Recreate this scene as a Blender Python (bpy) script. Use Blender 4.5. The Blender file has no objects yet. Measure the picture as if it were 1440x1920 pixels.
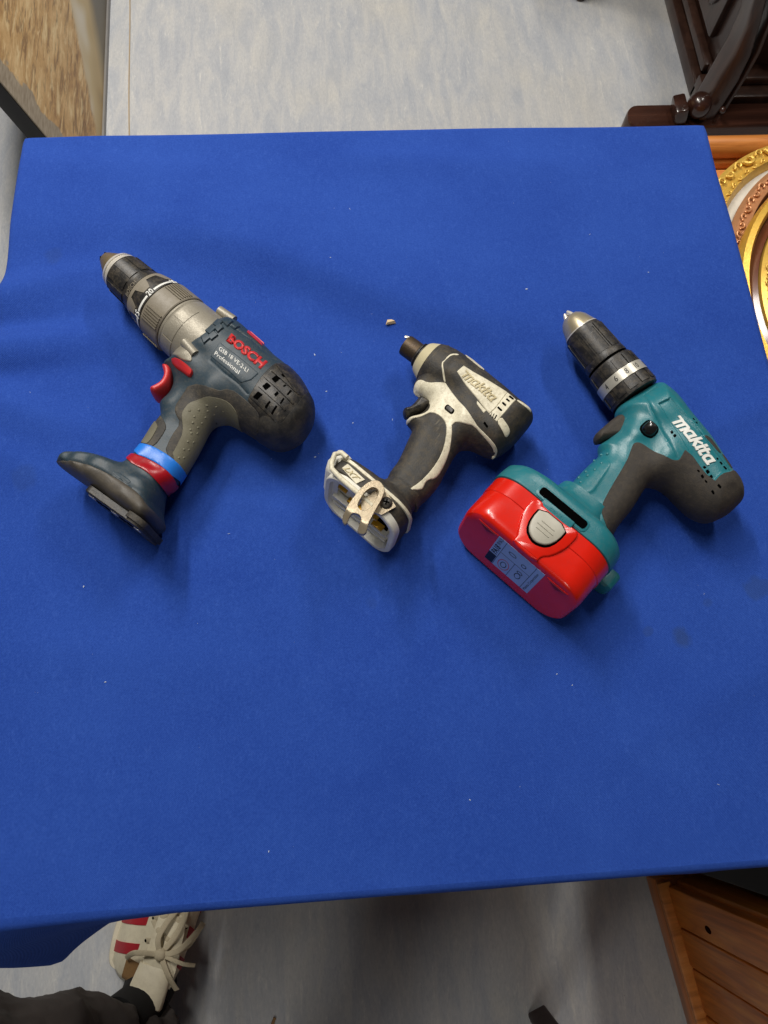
import bpy, bmesh, math, random
import numpy as np
from mathutils import Vector, Matrix, geometry, noise as mnoise
random.seed(7); rng = np.random.default_rng(7)
scene = bpy.context.scene
COL = scene.collection

# ================================================================ camera, world, lamps, exposure
cam_d = bpy.data.cameras.new('camera'); cam = bpy.data.objects.new('camera', cam_d); COL.objects.link(cam)
cam_d.sensor_fit = 'VERTICAL'; cam_d.sensor_height = 36.0; cam_d.lens = 36.0*1340/1920
cam_d.clip_start = 0.02; cam_d.clip_end = 60
cam.matrix_world = Matrix(((0.99733844, 0.04787224, -0.05499354, 0.0), (-0.06299402, 0.94554937, -0.3193245, 0.0),
                           (0.03671233, 0.32193886, 0.9460484, 1.36), (0, 0, 0, 1)))
scene.camera = cam
world = bpy.data.worlds.new('World'); scene.world = world; world.use_nodes = True
bg = world.node_tree.nodes['Background']; bg.inputs[0].default_value = (0.86, 0.93, 1.0, 1); bg.inputs[1].default_value = 0.04
def ceiling_lamp(loc, sx, sy, power, color=(1.0, 0.955, 0.89), aim=None):
    ld = bpy.data.lights.new('ceiling_lamp', 'AREA'); ld.shape = 'RECTANGLE'; ld.size = sx; ld.size_y = sy
    ld.energy = power; ld.color = color
    o = bpy.data.objects.new('ceiling_lamp', ld); COL.objects.link(o); o.location = loc
    return o
ceiling_lamp((-0.85, 1.95, 2.75), 0.14, 1.30, 62)       # ceiling tubes beyond the table
ceiling_lamp((1.15, 1.90, 2.75), 0.14, 1.30, 34)
ceiling_lamp((-0.45, 0.95, 2.75), 0.14, 1.30, 24)       # one nearly overhead
ceiling_lamp((-0.75, -2.25, 2.75), 0.14, 1.30, 17)      # and one behind the photographer
scene.view_settings.view_transform = 'Standard'; scene.view_settings.look = 'None'
scene.view_settings.exposure = 0.0; scene.view_settings.gamma = 1.0; scene.view_settings.use_curve_mapping = False
scene.cycles.use_denoising = True
scene.cycles.max_bounces = 8; scene.cycles.diffuse_bounces = 4

# ================================================================ materials
def lin(r, g, b):
    f = lambda c: (c/255/12.92) if c/255 <= .04045 else ((c/255 + .055)/1.055)**2.4
    return (f(r), f(g), f(b), 1)
def mat(name, col, rough=.5, dirt=None, dirt_amt=.0, dirt_scale=60, bump=0.0, bump_scale=400, metallic=0.0, var=.08, var_scale=30, coat=0, spec=.5, wear=None, wear_amt=0, sub=0):
    m = bpy.data.materials.new(name); m.use_nodes = True; nt = m.node_tree; N = nt.nodes; L = nt.links
    b = N['Principled BSDF']; tc = N.new('ShaderNodeTexCoord')
    def noise(scale, detail=6, rough_=.6):
        n = N.new('ShaderNodeTexNoise'); n.inputs['Scale'].default_value = scale; n.inputs['Detail'].default_value = detail
        n.inputs['Roughness'].default_value = rough_; L.new(tc.outputs['Object'], n.inputs['Vector']); return n
    def ramp(src, a, c):
        r = N.new('ShaderNodeMapRange'); r.inputs[1].default_value = a; r.inputs[2].default_value = c; L.new(src, r.inputs[0]); r.clamp = True; return r.outputs[0]
    def mix(fac, a, c):
        x = N.new('ShaderNodeMix'); x.data_type = 'RGBA'
        if isinstance(fac, float): x.inputs[0].default_value = fac
        else: L.new(fac, x.inputs[0])
        for s, v in ((6, a), (7, c)):
            if isinstance(v, tuple): x.inputs[s].default_value = v
            else: L.new(v, x.inputs[s])
        return x.outputs[2]
    v = noise(var_scale)
    c = mix(ramp(v.outputs[0], .3, .7), tuple(k*(1 - var) for k in col[:3]) + (1,), tuple(min(1, k*(1 + var)) for k in col[:3]) + (1,))
    rr = None
    if dirt is not None:
        d = noise(dirt_scale*2.6, 10, .82); fac = ramp(d.outputs[0], .46, .82)
        mu = N.new('ShaderNodeMath'); mu.operation = 'MULTIPLY'; L.new(fac, mu.inputs[0]); mu.inputs[1].default_value = dirt_amt
        c = mix(mu.outputs[0], c, dirt)
        ra = N.new('ShaderNodeMapRange'); L.new(mu.outputs[0], ra.inputs[0]); ra.inputs[3].default_value = rough; ra.inputs[4].default_value = min(1, rough + .35); rr = ra.outputs[0]
    if wear is not None:                      # pale scratches and scuffs
        mp = N.new('ShaderNodeMapping'); L.new(tc.outputs['Object'], mp.inputs[0]); mp.inputs['Scale'].default_value = (1, .12, 1); mp.inputs['Rotation'].default_value = (0, 0, .6)
        n2 = N.new('ShaderNodeTexNoise'); n2.inputs['Scale'].default_value = 420; n2.inputs['Detail'].default_value = 4; L.new(mp.outputs[0], n2.inputs['Vector'])
        big = noise(45, 3); a = ramp(n2.outputs[0], .62, .75); bb = ramp(big.outputs[0], .48, .62)
        mu = N.new('ShaderNodeMath'); mu.operation = 'MULTIPLY'; L.new(a, mu.inputs[0]); L.new(bb, mu.inputs[1])
        m2 = N.new('ShaderNodeMath'); m2.operation = 'MULTIPLY'; L.new(mu.outputs[0], m2.inputs[0]); m2.inputs[1].default_value = wear_amt
        c = mix(m2.outputs[0], c, wear)
    L.new(c, b.inputs['Base Color'])
    if rr is not None: L.new(rr, b.inputs['Roughness'])
    else: b.inputs['Roughness'].default_value = rough
    b.inputs['Metallic'].default_value = metallic; b.inputs['Specular IOR Level'].default_value = spec
    if coat: b.inputs['Coat Weight'].default_value = coat; b.inputs['Coat Roughness'].default_value = .12
    if bump:
        nb = noise(bump_scale, 4); bp = N.new('ShaderNodeBump'); bp.inputs['Strength'].default_value = bump; bp.inputs['Distance'].default_value = .0006
        L.new(nb.outputs[0], bp.inputs['Height']); L.new(bp.outputs[0], b.inputs['Normal'])
    return m
DUST = lin(150, 135, 110)
M = {}
M['navy'] = mat('navy plastic', lin(38, 56, 67), .5, DUST, .22, 90, .2, 500, var=.03, wear=lin(130, 140, 145), wear_amt=.35)
M['dark_rubber'] = mat('dark rubber', lin(50, 48, 45), .68, DUST, .38, 55, .5, 700)
M['olive'] = mat('olive rubber', lin(108, 104, 86), .62, lin(70, 64, 52), .4, 60, .3, 800)
M['black'] = mat('black plastic', lin(32, 31, 31), .42, DUST, .4, 60, .25, 500, wear=lin(130, 125, 115), wear_amt=.5)
M['hole'] = mat('dark opening', lin(6, 6, 6), 1.0, spec=0.0)
M['gearcase'] = mat('dull cast metal', lin(150, 144, 130), .46, lin(92, 82, 66), .55, 55, .4, 600, metallic=.35)
M['ringgrey'] = mat('grey plastic ring', lin(128, 120, 106), .5, lin(84, 76, 30), .45, 60, .2, 600)
M['chrome'] = mat('worn steel', lin(224, 218, 206), .3, lin(120, 104, 80), .4, 90, .15, 500, metallic=.4)
M['brass'] = mat('satin steel nose', lin(206, 192, 160), .3, lin(120, 104, 80), .25, 60, .1, 500, metallic=.7)
M['red'] = mat('red plastic', lin(198, 46, 48), .42, lin(120, 60, 50), .3, 80, .1, 400)
M['white'] = mat('white print', lin(226, 226, 220), .5, lin(120, 110, 90), .3, 90)
M['tape_blue'] = mat('blue tape', lin(34, 118, 214), .36, lin(30, 80, 150), .3, 60, .15, 300)
M['tape_red'] = mat('red tape', lin(158, 16, 28), .3, lin(90, 20, 24), .4, 60, .2, 300)
M['teal'] = mat('teal plastic', lin(32, 112, 122), .32, lin(120, 132, 124), .3, 60, .25, 900, wear=lin(150, 185, 175), wear_amt=.3)
M['rubber'] = mat('black rubber', lin(52, 47, 42), .72, lin(110, 98, 80), .4, 70, .6, 900)
M['batt_red'] = mat('glossy red plastic', lin(214, 30, 12), .24, lin(150, 40, 34), .2, 50, .06, 200, coat=.2)
M['latch'] = mat('grey latch plastic', lin(176, 172, 158), .4, lin(130, 120, 100), .3, 60)
M['silver'] = mat('silver ring', lin(196, 192, 180), .35, lin(140, 130, 112), .3, 60, metallic=.45)
M['cream'] = mat('soiled cream plastic', lin(226, 219, 194), .46, lin(112, 90, 54), .85, 105, .25, 700)
M['cream_in'] = mat('cream inner plastic', lin(224, 221, 208), .45, lin(120, 100, 66), .35, 70)
M['irubber'] = mat('worn black rubber', lin(44, 42, 39), .6, lin(128, 112, 82), .5, 48, .5, 700, wear=lin(140, 130, 108), wear_amt=.4)
M['iron'] = mat('dark socket steel', lin(78, 66, 54), .48, lin(110, 88, 30), .5, 80, .3, 500, metallic=.7)
M['hooksteel'] = mat('scratched hook steel', lin(186, 172, 146), .34, lin(140, 100, 70), .5, 110, .25, 600, metallic=.6)
M['copper'] = mat('brass contact', lin(214, 160, 40), .35, metallic=.5)
M['sticker'] = mat('grey blue sticker', lin(150, 178, 226), .4)
M['gloss_black'] = mat('glossy black switch', lin(22, 21, 21), .16, coat=.3)
M['footband'] = mat('grey brown foot rubber', lin(76, 71, 64), .5, lin(120, 108, 88), .45, 40, .35, 700)
M['ink'] = mat('black ink', lin(20, 20, 24), .5)

# ================================================================ mesh helpers
def link(name, me, m, parent=None, loc=None, sharp=38, smooth=True):
    if smooth:
        bm = bmesh.new(); bm.from_mesh(me)
        for f in bm.faces: f.smooth = True
        for e in bm.edges:
            if len(e.link_faces) == 2 and e.calc_face_angle(0) > math.radians(sharp): e.smooth = False
        bm.to_mesh(me); bm.free()
    o = bpy.data.objects.new(name, me); COL.objects.link(o)
    ms = m if isinstance(m, (list, tuple)) else [m]
    for k in ms: me.materials.append(k)
    if parent is not None: o.parent = parent
    if loc is not None: o.location = loc
    return o
def pyd(name, V, F): me = bpy.data.meshes.new(name); me.from_pydata([tuple(map(float, v)) for v in V], [], F); me.validate(); me.update(); return me
def bmo(name, bm, m, parent=None, loc=None, sharp=38, smooth=True):
    bmesh.ops.recalc_face_normals(bm, faces=bm.faces)
    me = bpy.data.meshes.new(name); bm.to_mesh(me); bm.free(); return link(name, me, m, parent, loc, sharp, smooth)
def thing(name, label, cat, loc=(0, 0, 0), rz=0.0, group=None, kind=None):
    o = bpy.data.objects.new(name, None); COL.objects.link(o); o.location = loc; o.rotation_euler = (0, 0, rz); o.empty_display_size = .03
    tag(o, label, cat, group, kind); return o
def tag(o, label=None, cat=None, group=None, kind=None):
    if label: o['label'] = label
    if cat: o['category'] = cat
    if group: o['group'] = group
    if kind: o['kind'] = kind
    return o
def add_box(bm, c, s, rot=None, bev=0.0, seg=2):
    r = bmesh.ops.create_cube(bm, size=1.0); vs = r['verts']
    bmesh.ops.scale(bm, vec=s, verts=vs)
    if bev:
        es = list({e for v in vs for e in v.link_edges})
        g = bmesh.ops.bevel(bm, geom=es, offset=bev, segments=seg, affect='EDGES', profile=.5); vs = list({v for f in g['faces'] for v in f.verts} | {v for v in vs if v.is_valid})
    if rot is not None: bmesh.ops.rotate(bm, cent=(0, 0, 0), matrix=rot, verts=vs)
    bmesh.ops.translate(bm, vec=c, verts=vs); return vs
def add_tube(bm, pts, rad, n=10, caps=True):
    pts = [Vector(p) for p in pts]; R = rad if isinstance(rad, (list, tuple)) else [rad]*len(pts); rings = []
    up = Vector((0, 0, 1)); t0 = (pts[1] - pts[0]).normalized(); a = t0.cross(up if abs(t0.z) < .9 else Vector((1, 0, 0))).normalized()
    for i, p in enumerate(pts):
        t = (pts[min(i + 1, len(pts) - 1)] - pts[max(i - 1, 0)]).normalized(); a = (a - t*a.dot(t)).normalized(); b = t.cross(a)
        rings.append([bm.verts.new(p + (a*math.cos(q) + b*math.sin(q))*R[i]) for q in [2*math.pi*k/n for k in range(n)]])
    for r0, r1 in zip(rings, rings[1:]):
        for k in range(n): bm.faces.new((r0[k], r0[(k + 1) % n], r1[(k + 1) % n], r1[k]))
    if caps: bm.faces.new(rings[0][::-1]); bm.faces.new(rings[-1])
def add_loft(bm, rings, caps=(True, True)):
    rr = [[bm.verts.new(p) for p in r] for r in rings]; n = len(rr[0])
    for r0, r1 in zip(rr, rr[1:]):
        for k in range(n): bm.faces.new((r0[k], r0[(k + 1) % n], r1[(k + 1) % n], r1[k]))
    if caps[0]: bm.faces.new(rr[0][::-1])
    if caps[1]: bm.faces.new(rr[-1])
def rrect(hw, hh, r, n=6):
    r = min(r, hw, hh); out = []
    for cx, cy, a0 in ((hw - r, hh - r, 0), (-hw + r, hh - r, 90), (-hw + r, -hh + r, 180), (hw - r, -hh + r, 270)):
        for k in range(n + 1):
            a = math.radians(a0 + 90*k/n); out.append((cx + r*math.cos(a), cy + r*math.sin(a)))
    return out

# ---------------------------------------------------------------- moulded-shell maths (millimetres, tool's own plane)
def chaikin(P, n=2):
    P = np.asarray(P, float)
    for _ in range(n):
        Q = np.roll(P, -1, 0)
        P = np.stack([.75*P + .25*Q, .25*P + .75*Q], 1).reshape(-1, 2)
    return P
def resample(P, step, closed=True):
    P = np.asarray(P, float)
    if closed: P = np.vstack([P, P[:1]])
    L = np.r_[0, np.cumsum(np.hypot(*np.diff(P, axis=0).T))]
    n = max(6, int(round(L[-1]/step)))
    t = np.linspace(0, L[-1], n + (0 if closed else 1), endpoint=not closed)
    return np.stack([np.interp(t, L, P[:, 0]), np.interp(t, L, P[:, 1])], 1)
def segdist(Q, P, closed=True):
    A = np.asarray(P, float); B = np.roll(A, -1, 0)
    if not closed: A, B = A[:-1], B[:-1]
    out = np.empty(len(Q))
    d = B - A; l2 = (d**2).sum(1) + 1e-12
    for i in range(0, len(Q), 4000):
        q = Q[i:i+4000, None, :]
        t = np.clip(((q - A)*d).sum(2)/l2, 0, 1)
        out[i:i+4000] = np.sqrt(((q - A - t[..., None]*d)**2).sum(2).min(1))
    return out
def inside(Q, P):
    A = np.asarray(P, float); B = np.roll(A, -1, 0); out = np.zeros(len(Q), bool)
    for i in range(0, len(Q), 4000):
        x = Q[i:i+4000, 0][:, None]; y = Q[i:i+4000, 1][:, None]
        c = ((A[:, 1] > y) != (B[:, 1] > y)) & (x < (B[:, 0]-A[:, 0])*(y-A[:, 1])/(B[:, 1]-A[:, 1]+1e-12) + A[:, 0])
        out[i:i+4000] = c.sum(1) % 2 == 1
    return out
def sdist(Q, P):
    d = segdist(Q, P); return np.where(inside(Q, P), d, -d)
class Field:
    """half thickness of a moulded body over its outline; rounded edges, thickness and edge radius from control points"""
    def __init__(s, outline, ctrl, zc, mods=(), lathe=None, smooth=2, power=2.0):
        s.out = resample(chaikin(outline, smooth), 1.0); s.c = np.asarray(ctrl, float); s.zc = zc
        s.mods = list(mods); s.lathe = lathe; s.p = power
    def TR(s, Q):
        d2 = ((Q[:, None, :] - s.c[:, :2])**2).sum(2); w = 1/(d2 + 20)**2
        w /= w.sum(1, keepdims=True); return w @ s.c[:, 2], w @ s.c[:, 3]
    def H(s, Q, off=0.0):
        Q = np.asarray(Q, float); T, R = s.TR(Q); d = sdist(Q, s.out)
        t = np.clip((d + off)/(R + off), 0, 1); h = (T + off)*(1 - (1 - t)**s.p)**(1/s.p)
        for m in s.mods:
            if m[0] == 'emboss':
                k = np.clip(sdist(Q, m[1])/m[3]*.5 + .5, 0, 1); h = h + m[2]*k*k*(3 - 2*k)*np.clip(t*3, 0, 1)
            elif m[0] == 'groove':
                k = np.clip(1 - segdist(Q, m[1], False)/m[2], 0, 1); h = h - m[3]*k*np.clip(t*3, 0, 1)
            elif m[0] == 'chamfer':        # flat facet falling away beyond a line
                a, b = np.asarray(m[1], float), np.asarray(m[2], float); u = (b - a)/np.linalg.norm(b - a)
                e = (Q[:, 0] - a[0])*u[1] - (Q[:, 1] - a[1])*u[0]; h = np.where(e > 0, np.minimum(h, m[4] + off - m[3]*e), h)
        return h
    def hit(s, Q):                     # body or turned nose, whichever stands higher
        h = s.H(Q)
        if s.lathe is not None:
            r = np.interp(Q[:, 0], s.lathe[:, 0], s.lathe[:, 1], left=0, right=0)
            h = np.maximum(h, np.sqrt(np.maximum(r**2 - Q[:, 1]**2, 0)))
        return h
# ---------------------------------------------------------------- moulded-shell meshes
MM = .001
def cdt(poly, interior):
    V = [Vector(p) for p in poly] + [Vector(p) for p in interior]
    v, e, f, *_ = geometry.delaunay_2d_cdt(V, [], [list(range(len(poly)))], 1, 1e-5)
    return np.array([(p.x, p.y) for p in v]), [list(t) for t in f]
def poly_normals(P):
    t = np.roll(P, -1, 0) - np.roll(P, 1, 0); t /= np.linalg.norm(t, axis=1, keepdims=True) + 1e-9
    n = np.stack([t[:, 1], -t[:, 0]], 1)
    A = .5*np.sum(P[:, 0]*np.roll(P[:, 1], -1) - np.roll(P[:, 0], -1)*P[:, 1])
    return n if A > 0 else -n           # outward
def hexgrid(P, step):
    x0, y0 = P.min(0); x1, y1 = P.max(0); out = []; j = 0; y = y0
    while y < y1:
        x = x0 + (step/2 if j % 2 else 0)
        xs = np.arange(x, x1, step); out.append(np.stack([xs, np.full(len(xs), y)], 1)); y += step*.866; j += 1
    return np.vstack(out)
def shell(name, F, m, parent, poly=None, off=0.0, step=2.0, extra=None, sink=.9):
    """body (or wrap-around overlay) on both faces of the field F"""
    O = F.out + poly_normals(F.out)*off
    if poly is None:
        P = O
        rings = [O - poly_normals(O)*d for d in (.12, .5, 1.1, 2.0, 3.2, 4.8)]
        I = np.vstack([hexgrid(O, step)] + rings)
    else:
        P = resample(chaikin(poly, 1), 1.2); rings = [O - poly_normals(O)*d for d in (.12, .5, 1.1, 2.0, 3.2)]
        I = np.vstack([hexgrid(P, step), P - poly_normals(P)*.6] + rings)
    if extra is not None: I = np.vstack([I, extra])
    s = sdist(I, P); lim = .1
    if poly is None:
        keep = s > .1; keep[len(hexgrid(O, step)):] &= True
        # a ring sample that has drifted toward another stretch of edge is dropped
        keep &= ~((s < .1))
    else: keep = s > .35
    Q, T = cdt(P, I[keep])
    d = sdist(Q, F.out) + off
    if poly is not None:                      # pull whatever overhangs the silhouette back onto it
        for _ in range(3):
            bad = d < 0
            if not bad.any(): break
            A = O; idx = np.array([np.argmin(((A - q)**2).sum(1)) for q in Q[bad]]); Q[bad] = A[idx]; d = sdist(Q, F.out) + off; d[bad] = 0
    H = F.H(Q, off); H[d <= .02] = 0
    if poly is not None:                      # soft sunken border
        b = np.abs(sdist(Q, P)) < .05; H = np.where(b & (d > .3), np.maximum(H - off*sink, 0), H)
    z0 = F.zc
    n = len(Q); V = np.vstack([np.c_[Q, z0 + H], np.c_[Q, z0 - H]])*MM
    Fc = []
    flat = H < 1e-6
    for a, b_, c in T:
        ar = (Q[b_, 0]-Q[a, 0])*(Q[c, 1]-Q[a, 1]) - (Q[c, 0]-Q[a, 0])*(Q[b_, 1]-Q[a, 1])
        if abs(ar) < 1e-6 or (flat[a] and flat[b_] and flat[c]): continue
        if ar < 0: b_, c = c, b_
        Fc.append((a, b_, c)); k = lambda i: i if flat[i] else i + n
        Fc.append((k(c), k(b_), k(a)))
    return link(name, pyd(name, V, Fc), m, parent, sharp=42)
def patch(name, F, poly, off, m, parent, step=2.0, bevel=.5, lower=None, smooth=1, flat=None, dome=0.0, hit=False):
    """raised piece lying on the upper face"""
    P = resample(chaikin(poly, smooth), 1.0)
    I = np.vstack([hexgrid(P, step), P - poly_normals(P)*bevel, P - poly_normals(P)*bevel*2.2]); s = sdist(I, P); I = I[s > bevel*.8]
    Q, T = cdt(P, I); h = (F.hit(Q) if hit else F.H(Q))
    sd = np.clip(sdist(Q, P), 0, None); edge = sd < .05
    o = np.where(edge, off*.35, off) + dome*np.clip(sd/4, 0, 1)
    if flat is not None: h = np.full(len(Q), flat*1.0)
    n = len(Q); z = F.zc + h + o
    V = [tuple(v) for v in np.c_[Q, z]*MM]; Fc = []
    ec = {}
    for a, b, c in T:
        ar = (Q[b, 0]-Q[a, 0])*(Q[c, 1]-Q[a, 1]) - (Q[c, 0]-Q[a, 0])*(Q[b, 1]-Q[a, 1])
        if abs(ar) < 1e-7: continue
        if ar < 0: b, c = c, b
        Fc.append((a, b, c))
        for e in ((a, b), (b, c), (c, a)): ec[e] = 1
    low = {}
    dep = (lower if lower is not None else abs(off) + 1.2)
    for (a, b) in list(ec):
        if (b, a) not in ec:
            for k in (a, b):
                if k not in low: low[k] = len(V); V.append((Q[k, 0]*MM, Q[k, 1]*MM, (z[k] - dep)*MM))
            Fc.append((b, a, low[a], low[b]))
    return link(name, pyd(name, V, Fc), m, parent, sharp=40)
def sub(poly, ctrl, zc, power=2.0, smooth=2): return Field(poly, ctrl, zc, smooth=smooth, power=power)
def lathe(name, prof, m, parent, zc, n=64, y0=0.0, dz=None):
    """turned piece about the tool's axis; prof = (u, r) list"""
    bm = bmesh.new(); rings = []
    for u, r in prof: rings.append([(u*MM, (y0 + r*math.cos(2*math.pi*k/n))*MM, (zc + r*math.sin(2*math.pi*k/n))*MM) for k in range(n)])
    add_loft(bm, rings); return bmo(name, bm, m, parent, sharp=32)
def cpatch(name, u0, u1, a0, a1, rf, off, m, parent, zc, na=8, nu=3, taper=0.0, bm=None):
    """raised curved pad on a turned piece; angles in degrees, 90 = straight up"""
    own = bm is None
    if own: bm = bmesh.new()
    def pt(u, a, r): return (u*MM, r*math.cos(math.radians(a))*MM, (zc + r*math.sin(math.radians(a)))*MM)
    us = np.linspace(u0, u1, nu + 1); top = []; bot = []
    for i, u in enumerate(us):
        sh = taper*(i/nu); aa = np.linspace(a0 + sh, a1 - sh, na + 1); r = rf(u)
        top.append([bm.verts.new(pt(u, a, r + off)) for a in aa]); bot.append([bm.verts.new(pt(u, a, r - .6)) for a in aa])
    for i in range(nu):
        for k in range(na): bm.faces.new((top[i][k], top[i][k+1], top[i+1][k+1], top[i+1][k]))
        bm.faces.new((top[i][0], top[i+1][0], bot[i+1][0], bot[i][0])); bm.faces.new((top[i][na], bot[i][na], bot[i+1][na], top[i+1][na]))
    for k in range(na): bm.faces.new((top[0][k], bot[0][k], bot[0][k+1], top[0][k+1])); bm.faces.new((top[nu][k], top[nu][k+1], bot[nu][k+1], bot[nu][k]))
    if own: return bmo(name, bm, m, parent, sharp=30)
def font_tris(s, bold=0.0, shear=0.0, spacing=1.0):
    cu = bpy.data.curves.new('lettering', 'FONT'); cu.body = s; cu.size = 1; cu.offset = bold; cu.shear = shear; cu.space_character = spacing; cu.resolution_u = 3
    o = bpy.data.objects.new('lettering', cu); COL.objects.link(o); dg = bpy.context.evaluated_depsgraph_get(); dg.update()
    me = bpy.data.meshes.new_from_object(o.evaluated_get(dg)); bpy.data.objects.remove(o); bpy.data.curves.remove(cu)
    bm = bmesh.new(); bm.from_mesh(me); bpy.data.meshes.remove(me); bmesh.ops.remove_doubles(bm, verts=bm.verts, dist=1e-4); bmesh.ops.triangulate(bm, faces=bm.faces)
    return bm
def lettering(name, s, mapf, rise, m, parent, bold=0.0, shear=0.0, spacing=1.0):
    """text laid on a surface: mapf(u, v, h) -> local point, u and v in 0..1 over the text's box"""
    bm = font_tris(s, bold, shear, spacing); xs = [v.co.x for v in bm.verts]; ys = [v.co.y for v in bm.verts]
    x0, x1, y0, y1 = min(xs), max(xs), min(ys), max(ys)
    r = bmesh.ops.extrude_face_region(bm, geom=list(bm.faces)); topv = {v for v in r['geom'] if isinstance(v, bmesh.types.BMVert)}
    for v in bm.verts:
        v.co = mapf((v.co.x - x0)/(x1 - x0), (v.co.y - y0)/(y1 - y0), rise if v in topv else -.25)
    return bmo(name, bm, m, parent, smooth=False)
def quad_map(F, q, base=0.0, hit=False):
    q = np.asarray(q, float)      # BL, BR, TL, TR
    def f(u, v, h):
        p = (1-u)*(1-v)*q[0] + u*(1-v)*q[1] + (1-u)*v*q[2] + u*v*q[3]
        z = F.zc + (F.hit(p[None])[0] if hit else F.H(p[None])[0]) + base + h
        return Vector((p[0], p[1], z))*MM
    return f
def cyl_map(zc, u0, u1, a0, a1, rf):
    """text running round a turned piece: box u along angle a0->a1, v along axis u0->u1"""
    def f(u, v, h):
        a = math.radians(a0 + (a1 - a0)*u); x = u0 + (u1 - u0)*v; r = rf(x) + h
        return Vector((x, r*math.cos(a), zc + r*math.sin(a)))*MM
    return f
def bumps(name, F, pts, r, m, parent, base=0.0, squash=.45):
    """small moulded grip bumps, one mesh"""
    bm = bmesh.new()
    for x, y in pts:
        z = F.zc + F.H(np.array([[x, y]]))[0] + base
        k = bmesh.ops.create_icosphere(bm, subdivisions=2, radius=r*MM)['verts']; bmesh.ops.scale(bm, vec=(1, 1, squash), verts=k); bmesh.ops.translate(bm, vec=(x*MM, y*MM, z*MM), verts=k)
    return bmo(name, bm, m, parent)
def rib(name, F, a, b, w, off, m, parent):
    a, b = np.array(a), np.array(b); t = (b - a)/np.linalg.norm(b - a); n = np.array([-t[1], t[0]])*w/2
    return patch(name, F, np.array([a + n, b + n, b - n, a - n]), off, m, parent, smooth=0, bevel=.35, step=1.5)
def frame2(o, deg):
    """(s, t, w) in a rotated foot frame -> local mm point"""
    es = (math.cos(math.radians(deg)), math.sin(math.radians(deg))); et = (math.sin(math.radians(deg)), -math.cos(math.radians(deg)))
    return lambda s, t, w: Vector((o[0] + es[0]*s + et[0]*t, o[1] + es[1]*s + et[1]*t, w))*MM

def arc(cx, cy, rx, ry, a0, a1, n=10): return [(cx + rx*math.cos(math.radians(a0 + (a1-a0)*k/n)), cy + ry*math.sin(math.radians(a0 + (a1-a0)*k/n))) for k in range(n+1)]
STROKES = [  # slanted script lettering, x in units of x-height
    [(-.35, 1.0), (.12, 1.0), (.12, 0)], [(.12, .92), (.60, .92), (.60, 0)], [(.60, .92), (1.0, .92)] + arc(1.0, .80, .10, .12, 90, 0, 4) + [(1.10, 0)],
    [(2.0, .93), (1.58, .93)] + arc(1.58, .5, .22, .43, 90, 270, 10) + [(1.98, .07)], [(2.0, .93), (2.0, .06), (2.14, .06)],
    [(2.42, 1.32), (2.42, 0)], [(2.95, .95), (2.45, .42)], [(2.62, .56), (3.0, .04)],
    [(3.28, .95), (3.28, .06), (3.40, .06)], [(3.28, 1.22), (3.28, 1.36)],
    [(3.72, 1.28), (3.72, .16), (3.80, .06), (4.02, .06)], [(3.52, .92), (4.05, .92)],
    [(4.92, .93), (4.50, .93)] + arc(4.50, .5, .22, .43, 90, 270, 10) + [(4.90, .07)], [(4.92, .93), (4.92, .06), (5.10, .06)]]
def logo(name, mapf, rise, m, parent, half=.145):
    """bold joined script drawn as flat strokes"""
    bm = bmesh.new(); sl = .26; X0_, X1_, Y1_ = -.45, 5.2, 1.45
    for si, st in enumerate(STROKES):
        P = resample(st, .12, False); t = np.gradient(P, axis=0); t /= np.linalg.norm(t, axis=1, keepdims=True) + 1e-9; n = np.stack([-t[:, 1], t[:, 0]], 1)*half
        P = P.copy(); P[0] -= t[0]*half*.8; P[-1] += t[-1]*half*.8
        rows = []
        for p, q in zip(P, n):
            r_ = []
            for (x, y), h in (((p + q), -.3), ((p + q), rise + .01*si), ((p - q), rise + .01*si), ((p - q), -.3)):
                r_.append(bm.verts.new(mapf((x + sl*y - X0_)/(X1_ - X0_ + sl), (y + .1)/(Y1_ + .1), h)))
            rows.append(r_)
        for a, b in zip(rows, rows[1:]):
            for i in range(3): bm.faces.new((a[i], a[i+1], b[i+1], b[i]))
        bm.faces.new(rows[0]); bm.faces.new(rows[-1][::-1])
    return bmo(name, bm, m, parent, smooth=False)

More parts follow.
